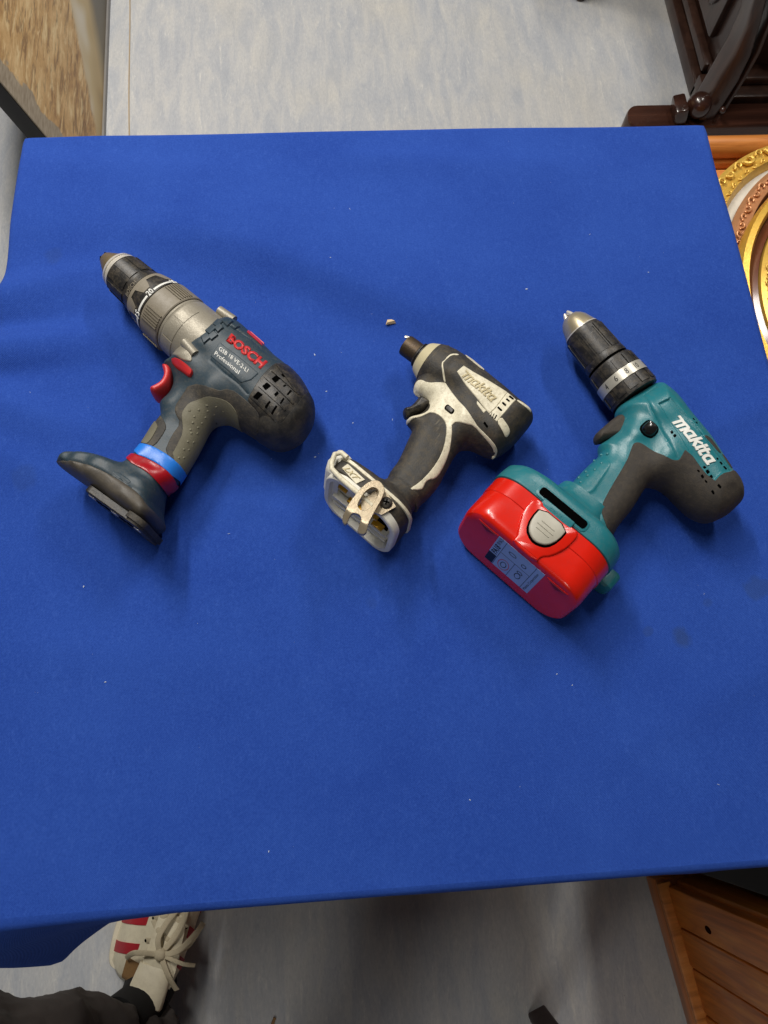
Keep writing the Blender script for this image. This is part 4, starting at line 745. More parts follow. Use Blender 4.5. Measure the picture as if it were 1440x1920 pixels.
# ================================================================ grey and navy hammer drill
def build_hammer():
    D = HAMMER; zc = D['zc']
    t = root_of(D, 'hammer_drill', 'navy and grey hammer drill with red trigger and taped handle, leftmost on the cloth', 'drill', GROUP)
    F = Field(A_(D['outline']), D['ctrl'], zc, mods=[('groove', A_(D['groove']), 1.0, .8), ('groove', A_(D['line1']), 1.0, .9), ('groove', A_(D['line2']), 1.0, .8), ('emboss', chaikin(D['hollow'], 2), -2.2, 5.0), ('chamfer', D['chamf'][1], D['chamf'][0], .75, 32.0)])
    FH = Field(A_(D['outline']), D['ctrl'], zc, lathe=A_(D['nose']))
    shell('housing', F, M['navy'], t, extra=np.vstack([resample(D[k], .7, False) for k in ('groove', 'line1', 'line2')]), step=1.8)
    shell('grip_surround', F, M['dark_rubber'], t, A_(D['dark']), .6)
    g = shell('palm_grip', F, M['olive'], t, A_(D['olive']), 1.2)
    bumps('grip_bump', F, D['dots'], 1.3, M['olive'], g, 1.15)
    shell('front_surround', F, M['dark_rubber'], t, A_(D['front_dark']), .6)
    shell('front_grip', F, M['olive'], t, A_(D['front_olive']), 1.2)
    cap = shell('motor_cap', F, M['black'], t, A_(D['cap']), .7)
    shell('end_cap', F, M['endcap'], cap, A_(D['endcap']), 1.5)
    for v in D['vents']: patch('vent_slot', F, A_(v).mean(0) + (A_(v) - A_(v).mean(0))*1.25, .82, M['hole'], cap, smooth=0, bevel=.25, step=1.2)
    for a, b in D['ribs']: rib('cap_rib', F, a, b, 2.2, 1.7, M['black'], cap)
    shell('blue_tape', F, M['tape_blue'], t, A_(D['tape_blue']), 1.45, sink=.25); shell('red_tape', F, M['tape_red'], t, A_(D['tape_red']), 1.25, sink=.25)
    shell('foot_band', F, M['footband'], t, A_(D['band']), .5)
    patch('badge', F, A_(D['badge']), .5, M['navy'], t, bevel=.5)
    lp = patch('name_panel', F, A_(D['lab']), .6, M['navy'], t, smooth=0)
    lettering('lettering', 'BOSCH', quad_map(F, D['t_name']), .55, M['red'], t, bold=.05)
    lettering('lettering', 'GSB 18 VE-2-LI', quad_map(F, D['t_l1'], .55), .2, M['white'], lp, bold=.012)
    lettering('lettering', 'Professional', quad_map(F, D['t_l2'], .55), .2, M['white'], lp)
    patch('mode_slider', F, A_(D['strip']), 1.6, M['red'], t, smooth=0)
    patch('direction_switch', F, A_(D['switch']), 3.2, M['red'], t, bevel=.9, dome=.6)
    for v in D['teeth']: patch('front_tooth', F, A_(v).mean(0) + (A_(v) - A_(v).mean(0))*1.8, 1.6, M['navy'], t, smooth=0, bevel=.7, step=1.5)
    tr = A_(D['trigger']); shell('trigger', sub(tr, [(tr[:, 0].mean(), tr[:, 1].mean(), 15, 4)], zc, 2.6), M['red'], t)
    # turned front end
    rf = rads(D['nose'])
    pr = lambda u0, u1, n=6, e=0: [(u0, rf(u0) - 1.5)] + [(u, rf(u) + e) for u in np.linspace(u0 + .4, u1 - .4, n)] + [(u1, rf(u1) - 1.5)]
    jaw = lathe('chuck_nose', [(0, 4), (0, 6.5), (1, 7.2), (9, 11.5), (16, 15.4), (18, 15.4)], M['nosetan'], t, zc)
    for k in range(3):
        bm = bmesh.new(); a = math.radians(35 + 120*k); add_box(bm, (1.0*MM, 3.6*math.cos(a)*MM, (zc + 3.6*math.sin(a))*MM), (7*MM, 3.2*MM, 5*MM), Matrix.Rotation(a, 3, 'X'), .0006); bmo('jaw', bm, M['hole'], jaw)
    lathe('chuck_ring', [(16, 13), (16.3, 15.8), (18, 17.6), (20.4, 18.6), (21, 17.8), (22, 18.2), (24, 19.4), (26, 19.8), (26.2, 17)], M['chrome'], t, zc)
    sl = lathe('chuck_sleeve', [(25.5, 17), (26, 19.6), (28, 20.2), (50, 21.2), (54, 21.6), (54.2, 19)], M['black'], t, zc)
    for k in range(10): cpatch('sleeve_pad', 28, 50, 6 + 36*k, 31 + 36*k, lambda u: 20.2 + (u - 28)/22, .75, M['black'], sl, zc)
    lathe('chuck_band', [(54, 19), (54.2, 22.4), (60, 23.6), (61, 22)], M['black'], t, zc)
    lettering('lettering', 'BOSCH', cyl_map(zc, 60, 55.5, 140, 100, lambda u: 22.4 + (u - 54.2)*.2), .2, M['ringgrey'], t)
    co = lathe('torque_collar', [(61, 21), (61.2, 23.8), (64, 24.6), (82, 28.6), (83.4, 28.8), (83.6, 26)], M['black'], t, zc)
    rc = lambda u: float(np.interp(u, [61, 64, 82, 84], [23.8, 24.6, 28.6, 28.8]))
    cpatch('collar_ring', 61, 65, 0, 360, rc, .5, M['ringgrey'], co, zc, na=72, nu=2)
    for c in (41, 99, 149, 203, 255, 307): cpatch('collar_finger', 65, 75, c - 16, c + 16, rc, .5, M['ringgrey'], co, zc, na=8, nu=4, taper=8)
    for c0, c1 in ((48, 90), (107, 141), (157, 196)): cpatch('scale_line', 79.2, 81.6, c0, c1, rc, .18, M['white'], co, zc, na=14, nu=1)
    for c, s in ((41, '25'), (98.5, '20'), (149, '15')): lettering('numeral', s, cyl_map(zc, 83, 76, c + 7, c - 6, rc), .3, M['white'], co, bold=.02)
    ring = lathe('mode_ring', [(83.5, 26), (84, 28.4), (85, 29.3), (107, 30), (108, 29.4), (108.2, 27)], M['ringgrey'], t, zc)
    for c in (59, 130, 201, 272, 343):
        for k in range(6): cpatch('ring_rib', 86, 106, c - 13 + 5*k, c - 10.9 + 5*k, lambda u: 29.3 + (u - 85)*.03, 1.3, M['ringgrey'], ring, zc, na=2, nu=1)
    gc = lathe('gear_case', [(108, 27), (108.6, 28.6), (111, 29.2), (112, 28.7), (113, 29.4), (128, 30.2), (150, 30.6)], M['gearcase'], t, zc)
    for a0 in (66, 104, 142): cpatch('case_panel', 114, 127, a0, a0 + 35, lambda u: 29.4 + (u - 113)*.053, .45, M['gearcase'], gc, zc, na=10)
    bm = bmesh.new(); p = A_([(130, 36), (145, 37)]); add_tube(bm, [(126*MM, 32.5*MM, (zc + 8)*MM), (144*MM, 34.5*MM, (zc + 8)*MM)], 4.6*MM, 16); bmo('screw_boss', bm, M['gearcase'], gc)
    q = D['lug2']; bm = bmesh.new(); z = lambda p_: zc + FH.hit(A_([p_]))[0]
    add_tube(bm, [(q[2][0]*MM - .004, q[2][1]*MM + .001, (z(q[2]) - 1)*MM), (q[3][0]*MM + .006, q[3][1]*MM - .002, (z(q[3]) - 1)*MM)], 4.4*MM, 16); bmo('screw_boss', bm, M['gearcase'], gc)
    patch('case_flap', F, A_(D['flap']), .8, M['gearcase'], t)
    # battery rails under the foot
    fr = frame2((206, -160), 8); bm = bmesh.new()
    for s0, s1, t0, t1, w in ((-27, 33, -2, 4.5, 19),):
        add_loft(bm, [[fr(s0 + (s1 - s0)*.5 + x, tt, zc + 2 + y) for x, y in rrect((s1 - s0)/2 - i, w - i, 6)] for tt, i in ((t0, 0), (t1 - 1, 0), (t1, 1))])
    rail = bmo('battery_rail', bm, M['black'], t)
    for k in range(7):
        bm = bmesh.new(); c = fr(-22 + 8.2*k, 4.5, zc + 8)
        add_box(bm, c, (6*MM, 1.2*MM, 7*MM), Matrix.Rotation(math.radians(8), 3, 'Z'), .0004); bmo('rail_slot', bm, M['hole'] if k % 3 else M['chrome'], rail)
    bm = bmesh.new()
    for k, w in ((0, 31), (1, 28)):
        add_loft(bm, [[fr(28 + x, tt, zc + y) for x, y in rrect(10 - k, w, 9)] for tt in (-3, 1 + 2.4*k, 2 + 2.4*k)])
    bmo('foot_ridge', bm, M['dark_rubber'], t)
    return t
build_hammer()

# ================================================================ teal drill
def build_teal():
    D = TEAL; zc = D['zc']
    t = root_of(D, 'combi_drill', 'teal and black drill with a bright red battery, rightmost on the cloth', 'drill', GROUP)
    mods = [('groove', A_(D['groove1']), 1.1, 1.1), ('groove', A_(D['groove2']), 1.1, 1.0), ('groove', A_(D['groove3']), 1.1, 1.1),
            ('emboss', resample(chaikin(D['panel'], 0), 1), -2.0, .9), ('emboss', chaikin(D['pad'], 2), .7, 1.2)]
    F = Field(A_(D['outline']), D['ctrl'], zc, mods=mods); F0 = Field(A_(D['outline']), D['ctrl'], zc)
    P = resample(D['panel'], .8); pad = resample(chaikin(D['pad'], 2), .9)
    ex = np.vstack([resample(D['groove1'], .7, False), resample(D['groove3'], .7, False), resample(D['groove2'], .7, False), P, P + poly_normals(P)*.5, P - poly_normals(P)*.5, P - poly_normals(P)*1.0, P + poly_normals(P)*1.0, pad, pad + poly_normals(pad)*.8, pad - poly_normals(pad)*.8])
    shell('housing', F, M['teal'], t, extra=ex, step=1.7)
    F.mods = [m for m in mods if m[0] == 'emboss' and m[2] < 0][:1]
    gr = shell('rubber_grip', F0, M['rubber'], t, A_(D['rubber']), .8)
    patch('top_rubber', F, A_(D['toprubber']), .7, M['rubber'], t); patch('top_rubber', F, A_(D['toprubber2']), .7, M['rubber'], t)
    for i, v in enumerate(D['vents']):
        patch('vent_slot', F0 if 5 <= i <= 9 else F, A_(v), 1.0 if 5 <= i <= 9 else .15, M['hole'], gr if 5 <= i <= 9 else t, smooth=0, bevel=.25, step=1.2)
    logo('lettering', quad_map(F, D['t_name']), .9, M['white'], t)
    sw = A_(D['switch']); c = sw.mean(0)
    patch('switch_recess', F, c + (sw - c)*1.18, .2, M['hole'], t)
    patch('direction_switch', F, sw, 3.4, M['gloss_black'], t, bevel=1.3, dome=.8, smooth=2)
    tr = A_(D['trigger']); shell('trigger', sub(tr, [(tr[:, 0].mean(), tr[:, 1].mean(), 11, 5)], zc), M['rubber'], t)
    bumps('grip_bump', F0, D['dots'], 1.5, M['teal'], t, .6, .5)
    # turned front end
    lathe('chuck_nose', [(-17.5, 3.5), (-17.4, 8.4), (-15, 10.8), (-11, 13.4), (-1, 16.7), (.5, 17)], M['brass'], t, zc)
    for k in range(3):
        bm = bmesh.new(); a = math.radians(80 + 120*k); add_tube(bm, [(-24*MM, 2.0*math.cos(a)*MM, (zc + 2.0*math.sin(a))*MM), (-21.5*MM, 2.6*math.cos(a)*MM, (zc + 2.6*math.sin(a))*MM), (-16*MM, 5*math.cos(a)*MM, (zc + 5*math.sin(a))*MM)], [1.3*MM, 2.2*MM, 2.4*MM], 10); bmo('jaw', bm, M['chrome'], t)
    lathe('chuck_ring', [(-.3, 15), (0, 17.3), (1.2, 17.7), (1.4, 16)], M['chrome'], t, zc)
    sl = lathe('chuck_sleeve', [(1.2, 16), (1.6, 17.8), (5, 18.6), (33, 19.6), (35, 20.6), (39, 21.2), (41, 21), (41.2, 18)], M['black'], t, zc)
    for k in range(8): cpatch('sleeve_pad', 5, 34, 8 + 45*k, 38 + 45*k, lambda u: 18.6 + (u - 5)*.036, .8, M['black'], sl, zc)
    for k in range(8): cpatch('sleeve_rib', 7, 34, 42.5 + 45*k, 44.5 + 45*k, lambda u: 18.6 + (u - 5)*.036, .6, M['black'], sl, zc, na=2, nu=1)
    lathe('chuck_gap', [(40.5, 17), (40.6, 20), (44.5, 20), (44.6, 17)], M['hole'], t, zc)
    rc = lambda u: 22.4 + (u - 44)*.05
    co = lathe('torque_collar', [(43.5, 19), (43.8, 22), (45, rc(45)), (80, rc(80)), (82, 23.8), (82.2, 20)], M['black'], t, zc)
    for k in range(12):
        cpatch('collar_pad', 46, 57.5, 4 + 30*k, 25 + 30*k, rc, .9, M['black'], co, zc, na=5); cpatch('collar_pad', 68.5, 79, 10 + 30*k, 31 + 30*k, rc, .9, M['black'], co, zc, na=5)
    lathe('number_ring', [(58, 20), (58.1, rc(58) + 1.1), (67.9, rc(68) + 1.1), (68, 20)], M['silver'], co, zc)
    for c_, s in ((40, '12'), (76, '10'), (103, '8'), (130, '6'), (157, '4')): lettering('numeral', s, cyl_map(zc, 65.6, 60.2, c_ + (5 if len(s) > 1 else 3.2), c_ - (5 if len(s) > 1 else 3.2), lambda u: rc(u) + 1.1), .15, M['ink'], co)
    # foot plate: flares from the handle to the battery
    fr = frame2((143, -140), 15); ZB = zc + 4
    def ring(hs, hw, r, tt, cs=0.0, tilt=0.0): return [fr(cs + x, tt + tilt*y/37, ZB + y) for x, y in rrect(hs, hw, r, 9)]
    bm = bmesh.new()
    add_loft(bm, [ring(25, 17, 16, -34, 6), ring(26, 18, 17, -26, 5), ring(29, 21, 19, -20, 4), ring(38, 27, 24, -16, 2), ring(50, 33, 28, -13.5, -1), ring(57, 35.5, 29, -11, -2), ring(60.5, 37, 29, -7, -2), ring(61.5, 37.5, 29, 0, -2), ring(62, 37.5, 29, 8.2, -2), ring(61.5, 37, 29, 8.6, -2)])
    ft = bmo('foot_plate', bm, M['teal'], t)
    bm = bmesh.new(); add_loft(bm, [[fr(-3.5 + x, 2.0 + y, w) for x, y in rrect(25.5 - i, 5.6 - i, 4)] for w, i in ((ZB + 36.6, 0), (ZB + 38.0, 0), (ZB + 38.3, .4))]); bmo('slot_trim', bm, M['teal'], ft)
    bm = bmesh.new(); add_loft(bm, [[fr(-3.5 + x, 1.6 + y, w) for x, y in rrect(23.5, 3.9, 2.8)] for w in (ZB + 37, ZB + 38.6)]); bmo('slot', bm, M['hole'], ft)
    bm = bmesh.new(); add_loft(bm, [[fr(-4 + x, 9.2 + y, w) for x, y in rrect(15.5 - i, 3.7 - i, 1)] for w, i in ((ZB + 37, 0), (ZB + 39.2, 0), (ZB + 39.6, .4))]); bmo('name_tab', bm, M['teal'], ft)
    lettering('lettering', 'makita', lambda u, v, h: fr(-11 + 13*u, 10.8 - 3.2*v, ZB + 39.6 + h), .25, M['teal'], ft)
    bm = bmesh.new()      # hook stub on the far side of the foot
    add_loft(bm, [[fr(63 + x, 1 + tt, 15 + y) for x, y in rrect(9.5 - i, 12 - i, 5)] for tt, i in ((-8, 1), (-6, 0), (7, 0), (9, 2))]); bmo('hook_stub', bm, M['teal'], ft)
    # battery
    bt = bpy.data.objects.new('battery', None); COL.objects.link(bt); bt.parent = t
    bm = bmesh.new(); TL = -5.0
    add_loft(bm, [ring(60, 36, 28, 8.8, -2), ring(61, 37, 29, 9.4, -2), ring(61, 37, 29, 24, -2), ring(60.0, 36.2, 27, 24.5, -2), ring(60, 36.2, 26, 26, -2), ring(59.8, 36.2, 24, 47, -2, TL*.9), ring(59.4, 35.8, 23, 51.6, -2, TL), ring(58.2, 34.6, 22, 54.0, -2, TL), ring(56.4, 32.8, 21, 55.2, -2, TL), ring(52, 29, 19, 55.4, -2, TL)])
    bmo('case', bm, M['batt_red'], bt, sharp=28)
    # latch housing: raised collar, then the grey button in it
    def slab(name, pts, w0, w1, m, bev=.8, lean=0.0):
        Pn = resample(chaikin(pts, 1), 1.2); bm = bmesh.new(); c0 = Pn.mean(0)
        rg = []
        for w, i in ((w0, 0), (w1 - bev, 0), (w1 - bev*.3, bev*.35), (w1, bev)):
            q = Pn - poly_normals(Pn)*i; rg.append([fr(x, y, w + lean*(y - c0[1])) for x, y in q])
        add_loft(bm, rg); return bmo(name, bm, m, bt)
    slab('latch_collar', [(-26, 10), (-17, 10), (-17, 12), (11, 12), (11, 10), (20, 10), (20, 26), (15, 40), (9, 46), (9, 52), (-16, 52), (-16, 46), (-20, 40), (-26, 26)], ZB + 33, ZB + 39.0, M['batt_red'], 1.6, -.07)
    slab('latch_well', [(-18, 13.5), (12, 13.5), (12, 28), (8, 38), (0, 42), (-6, 42), (-14, 38), (-18, 28)], ZB + 33, ZB + 39.4, M['hole'], .3, -.06)
    lb = slab('latch_button', [(-16.6, 14.5), (10.6, 14.5), (10.6, 27), (7, 36), (0, 40), (-6, 40), (-13, 36), (-16.6, 27)], ZB + 33, ZB + 41.2, M['latch'], 1.2, -.06)
    for k in range(3):
        bm = bmesh.new(); y = 23.5 + 3.6*k; hw = 8 - abs(k - 1)*1.6; add_tube(bm, [fr(-3 - hw, y, ZB + 41.3 - .06*(y - 27)), fr(-3 + hw, y, ZB + 41.3 - .06*(y - 27))], .4*MM, 8); bmo('button_rib', bm, M['latch'], lb)
    for sx in (-1, 1):        # pry notches on the end
        bm = bmesh.new(); Pn = [(-11, 0), (11, 0), (0, 9)]
        add_loft(bm, [[fr(-2 + sx*36 + x*.95, 55.0 - TL*0 + tt + TL*(27 - y*.9)/37, ZB + 27 - y*.9) for x, y in Pn] for tt in (-2, .9)]); bmo('notch', bm, M['hole'] if 0 else M['batt_red'], bt)
        bm = bmesh.new(); add_loft(bm, [[fr(-2 + sx*36 + x*.75, 55.0 + tt + TL*(25.6 - y*.6)/37, ZB + 25.6 - y*.6) for x, y in Pn] for tt in (-2, 1.25)]); bmo('notch_shade', bm, mat_notch_shade, bt)
    # printed sticker on the end face
    ef = lambda s, w, h=0.0: fr(s, 55.45 + h + TL*w/37, ZB + w)
    bm = bmesh.new(); add_loft(bm, [[ef(-27 + 48*a, -20 + 47*b, h) for a, b in ((0, 0), (1, 0), (1, 1), (0, 1))] for h in (-.2, .12)]); st = bmo('rating_sticker', bm, M['sticker'], bt, smooth=False)
    def mark(s0, s1, w0, w1, m=M['ink'], nm='print_mark'):
        bm = bmesh.new(); add_loft(bm, [[ef(s, w, h) for s, w in ((s0, w0), (s1, w0), (s1, w1), (s0, w1))] for h in (0, .2)]); return bmo(nm, bm, m, st, smooth=False)
    mark(-27, -26 + 7, -20, -4); mark(-18.6, -18.2, -20, 27); mark(12.6, 13.0, -20, 27); mark(-18, 12.6, 7, 7.4); mark(-3, -2.6, -20, 7)
    lettering('lettering', 'PA18', lambda u, v, h: ef(-26 + 6.2*(1 - v), -2 + 15*u, .13 + h*.1), .5, M['ink'], st, bold=.03)
    lettering('lettering', '18V Ni-Cd', lambda u, v, h: ef(-25.6 + 4*(1 - v), 15 + 11*u, .13 + h*.1), .5, M['ink'], st)
    lettering('lettering', 'Makita Corporation', lambda u, v, h: ef(15 + 3.4*(1 - v), -18 + 38*u, .13 + h*.1), .5, M['ink'], st)
    for (a, b_, r1, r2, m_) in ((-9, 17, 4, 2.5, M['ink']), (4, 14, 2.6, 2.6, M['ink']), (-10, -8, 5.6, 9, M['red']), (-10, -8, 3, 5, M['ink']), (5, -7, 3, 5, M['ink']), (5, 0, 3, 2.2, M['ink'])):
        bm = bmesh.new(); n = 20
        o1 = [ef(a + r1*math.cos(q), b_ + r2*math.sin(q), .25) for q in [2*math.pi*k/n for k in range(n)]]; o2 = [ef(a + (r1 - .7)*math.cos(q), b_ + (r2 - .7)*math.sin(q), .25) for q in [2*math.pi*k/n for k in range(n)]]
        v1 = [bm.verts.new(p) for p in o1]; v2 = [bm.verts.new(p) for p in o2]
        for k in range(n): bm.faces.new((v1[k], v1[(k+1) % n], v2[(k+1) % n], v2[k]))
        bmo('pictogram', bm, m_, st, smooth=False)
    return t
mat_notch_shade = mat('shaded red recess', lin(128, 14, 14), .5)  # darker battery red, painting the shade inside the pry notches
build_teal()

# ================================================================ cream and black impact driver
def build_impact():
    D = IMPACT; zc = D['zc']
    t = root_of(D, 'impact_driver', 'soiled cream and black impact driver without a battery, between the two drills', 'impact driver', GROUP)
    F = Field(A_(D['outline']), D['ctrl'], zc)
    shell('housing', F, M['irubber'], t, step=1.8)
    patch('side_plate', F, A_(D['cream']), .9, M['cream'], t, step=1.6, bevel=.45, smooth=1)
    patch('trim_line', F, A_(D['line']), .8, M['cream'], t, bevel=.3, step=1.4); patch('trim_line', F, A_(D['topline']), .8, M['cream'], t, bevel=.3, step=1.4)
    lg = patch('name_plate', F, A_(D['logo']), .7, M['cream'], t, smooth=0)
    patch('vent_plate', F, A_(D['ventplate']), .7, M['cream'], t, smooth=0); patch('tail_trim', F, A_(D['tail']), .7, M['cream'], t); patch('rear_trim', F, A_(D['reartop']), .8, M['cream'], t); patch('brush_cover', F, A_(D['patch']), .7, M['cream'], t, smooth=0)
    for v in D['vents']:
        v = A_(v); e0 = (v[0] + v[3])/2 if np.linalg.norm(v[0] - v[3]) < np.linalg.norm(v[0] - v[1]) else (v[0] + v[1])/2
        patch('vent_slot', F, v, .95, M['hole'], t, smooth=0, bevel=.2, step=1.2)
    logo('lettering', quad_map(F, D['t_name'], .7), .8, M['cream_sh'], lg, .105)
    sw = A_(D['switch']); patch('switch_recess', F, sw.mean(0) + (sw - sw.mean(0))*1.12, 1.1, M['hole'], t, smooth=2); patch('direction_switch', F, sw.mean(0) + (sw - sw.mean(0))*.86, 2.4, M['black'], t, bevel=.9, smooth=2)
    tr = A_(D['trigger']); shell('trigger', sub(tr, [(tr[:, 0].mean(), tr[:, 1].mean(), 10, 5)], zc), M['black'], t)
    # nose
    lathe('bit_socket', [(-14.5, 4)] + [(-14.5, 8.6), (-14, 9.8), (-12.5, 10.2), (2, 10.3), (2.2, 6)], M['iron'], t, zc, 40)
    lathe('socket_bore', [(-14.6, .5), (-14.65, 4.8), (-13, 5)], M['hole'], t, zc, 24)
    bm = bmesh.new(); add_box(bm, (-16.5*MM, 5.2*MM, (zc + 4)*MM), (5*MM, 2.6*MM, 2.2*MM), Matrix.Rotation(.4, 3, 'Z'), .0005); bmo('bit_tip', bm, M['chrome'], t)
    lathe('nose_collar', [(1, 8), (1.2, 10.6), (2.4, 12.4), (3.4, 12.4), (3.6, 11.4), (4.6, 11.8), (4.8, 13.6), (6.4, 14.2), (6.6, 12)], M['black'], t, zc)
    lathe('nose_ring', [(6, 12), (6.2, 14.8), (8, 16.4), (15.6, 20.3), (15.8, 18)], M['cream_ring'], t, zc)
    lathe('nose_cone', [(15.4, 17), (15.6, 20.5), (20, 22.2), (30, 24), (44, 24.5)], M['irubber'], t, zc)
    # open battery foot
    fr = frame2((57, -140), -2); ZB = zc + 3; TI = -4.5
    def ring(hs, hw, r, tt, cs=0.0, tilt=0.0, e=0.0): return [fr(cs + x, tt + tilt*y/34, ZB + y) for x, y in rrect(hs, hw, r, 8)]
    bm = bmesh.new()
    add_loft(bm, [ring(17, 16, 15, -24, 20), ring(19, 17, 16, -17, 19), ring(24, 22, 19, -12, 14), ring(32, 28, 22, -9.5, 8), ring(38, 32, 22, -7, 4), ring(40.5, 33.5, 22, -4, 3), ring(40.5, 33.5, 22, -2, 3)])
    ft = bmo('foot', bm, M['irubber'], t)
    bm = bmesh.new(); add_loft(bm, [ring(40, 33, 22, -4.2, 3), ring(42, 34.8, 22, -3.6, 3), ring(42, 34.8, 22, -1.2, 3), ring(40.5, 33.4, 21, -.6, 3)]); bmo('foot_trim', bm, M['cream'], ft)
    bm = bmesh.new(); add_loft(bm, [ring(40.6, 33.6, 21, -1, 3), ring(41, 34, 21, 6, 3, TI*.5), ring(41, 34, 21, 13.5, 3, TI), ring(40, 33, 20, 14.5, 3, TI)], (False, False)); bmo('foot_skirt', bm, M['irubber'], ft)
    bm = bmesh.new()
    add_loft(bm, [ring(37.6, 32.6, 19, 13.2, 5, TI), ring(39, 34, 21, 14, 5, TI), ring(39, 34, 21, 20, 5, TI), ring(38, 33, 20, 21, 5, TI), ring(34.2, 29.4, 16, 20.8, 5, TI), ring(33.6, 28.8, 16, 11, 5, TI), ], (False, True)); bmo('foot_rim', bm, M['cream_in'], ft)
    # tongue at the front
    bm = bmesh.new(); add_loft(bm, [[fr(x, tt + TI*y/34, ZB + y) for x, y in rr_] for tt, rr_ in ((-4, [(a - 33, b) for a, b in rrect(10, 27, 9)]), (8, [(a - 34, b) for a, b in rrect(9, 26, 8)]), (14, [(a - 32, b) for a, b in rrect(8, 24, 7)]), (16, [(a - 30, b) for a, b in rrect(7, 22, 6)]))]); bmo('foot_tongue', bm, M['cream_in'], ft)
    bm = bmesh.new(); add_tube(bm, [fr(-28, -3, ZB + 34.6), fr(-35, -3.4, ZB + 33.4), fr(-38.5, 1, ZB + 32.4), fr(-35, 9, ZB + 33), fr(-31, 13, ZB + 34), fr(-20, 14.4, ZB + 34.4), fr(0, 14.8, ZB + 34.6), fr(18, 15, ZB + 34.4)], 2.3*MM, 10); bmo('foot_edging', bm, M['cream'], ft)
    # badge on the visible flank
    bm = bmesh.new(); add_loft(bm, [[fr(x, y, ZB + h) for x, y in ((-24, 1), (-4, 2), (-7, 9.5), (-25, 7))] for h in (33, 34.9)]); bd = bmo('badge', bm, M['cream'], ft)
    lettering('lettering', 'LXT', lambda u, v, h: fr(-22 + 15*u - 2*(1 - v), 7 - 4.2*v + .8*u, ZB + 34.9 + h), .4, M['cream_sh'], bd, shear=.3, bold=.02)
    # contacts and rails inside
    for s0, w0, sz in ((-18, 12, (9, 6, 3)), (18, 14, (9, 9, 5)), (24, 2, (11, 12, 4)), (-8, -4, (8, 6, 3)), (6, 6, (10, 8, 4))):
        bm = bmesh.new(); add_box(bm, fr(s0, 13, ZB + w0), tuple(k*MM for k in sz), None, .0004); bmo('contact', bm, M['copper'], ft)
    for w0 in (-22, -8):
        bm = bmesh.new(); add_box(bm, fr(4, 15.5, ZB + w0), (60*MM, 7*MM, 4*MM), None, .0005); bmo('battery_rail', bm, M['cream_in'], ft)
    bm = bmesh.new(); add_box(bm, fr(25, 11, ZB - 4), (14*MM, 5*MM, 18*MM), None, .0005); bmo('terminal_block', bm, M['hole'], ft)
    # belt hook: bent steel loop held by a screw
    FT = ZB + 34
    loop = D['hook']; hole = D['hookhole']; ymin = min(p[1] for p in loop)
    def hk(x, y, h): return Vector((x, y, FT + 6.0 + h - max(0, ymin + 9 - y)*.8))*MM
    bm = bmesh.new(); Pn = resample(chaikin(loop, 2), 1.6); Hn = resample(chaikin(hole, 2), 1.6)
    V2 = [Vector(p) for p in Pn] + [Vector(p) for p in Hn]; n1 = len(Pn); ed = [(i, (i + 1) % n1) for i in range(n1)] + [(n1 + i, n1 + (i + 1) % len(Hn)) for i in range(len(Hn))]
    v2, e2, f2, *_ = geometry.delaunay_2d_cdt(V2, ed, [], 1, 1e-5); v2 = np.array([(p.x, p.y) for p in v2])
    cen = np.array([v2[list(f)].mean(0) for f in f2]); ok = inside(cen, Pn) & ~inside(cen, Hn)
    tv = [bm.verts.new(hk(x, y, 4.2)) for x, y in v2]; bv = [bm.verts.new(hk(x, y, 0)) for x, y in v2]
    for f, k in zip(f2, ok):
        if k: bm.faces.new([tv[i] for i in f]); bm.faces.new([bv[i] for i in reversed(f)])
    be = [e for e in bm.edges if len(e.link_faces) == 1]
    for e in be:
        a, b = e.verts
        ia = next((i for i, v in enumerate(tv) if v == a), None); ib = next((i for i, v in enumerate(tv) if v == b), None)
        if ia is not None and ib is not None: bm.faces.new((tv[ia], tv[ib], bv[ib], bv[ia]))
    bmesh.ops.delete(bm, geom=[v for v in bm.verts if not v.link_faces], context='VERTS')
    hkob = bmo('belt_hook', bm, M['hooksteel'], t)
    md = hkob.modifiers.new('soft', 'BEVEL'); md.width = .0008; md.segments = 2; md.limit_method = 'ANGLE'
    bm = bmesh.new(); add_loft(bm, [[fr(x, y, FT + h) for x, y in ((11, -3), (31, 3), (27, 16), (12, 24), (6, 18))] for h in (0, 2.2)]); bmo('hook_bracket', bm, M['hooksteel'], t)
    bm = bmesh.new(); k = bmesh.ops.create_uvsphere(bm, u_segments=20, v_segments=10, radius=5.2*MM)['verts']; bmesh.ops.scale(bm, vec=(1, 1, .5), verts=k); bmesh.ops.translate(bm, vec=fr(23, 6, FT + 2.6), verts=k); sc_ = bmo('hook_screw', bm, M['black'], t)
    for rz in (0, math.pi/2):
        bm = bmesh.new(); add_box(bm, fr(23, 6, FT + 4.9), (5*MM, 1.2*MM, .9*MM), Matrix.Rotation(rz + .4, 3, 'Z')); bmo('screw_slot', bm, M['hole'], sc_)
    return t
M['cream_sh'] = mat('raised cream lettering', lin(196, 182, 142), .5, lin(110, 90, 54), .6, 90)
M['cream_ring'] = mat('cream nose ring', lin(196, 186, 150), .5, lin(140, 124, 90), .3, 60)
build_impact()


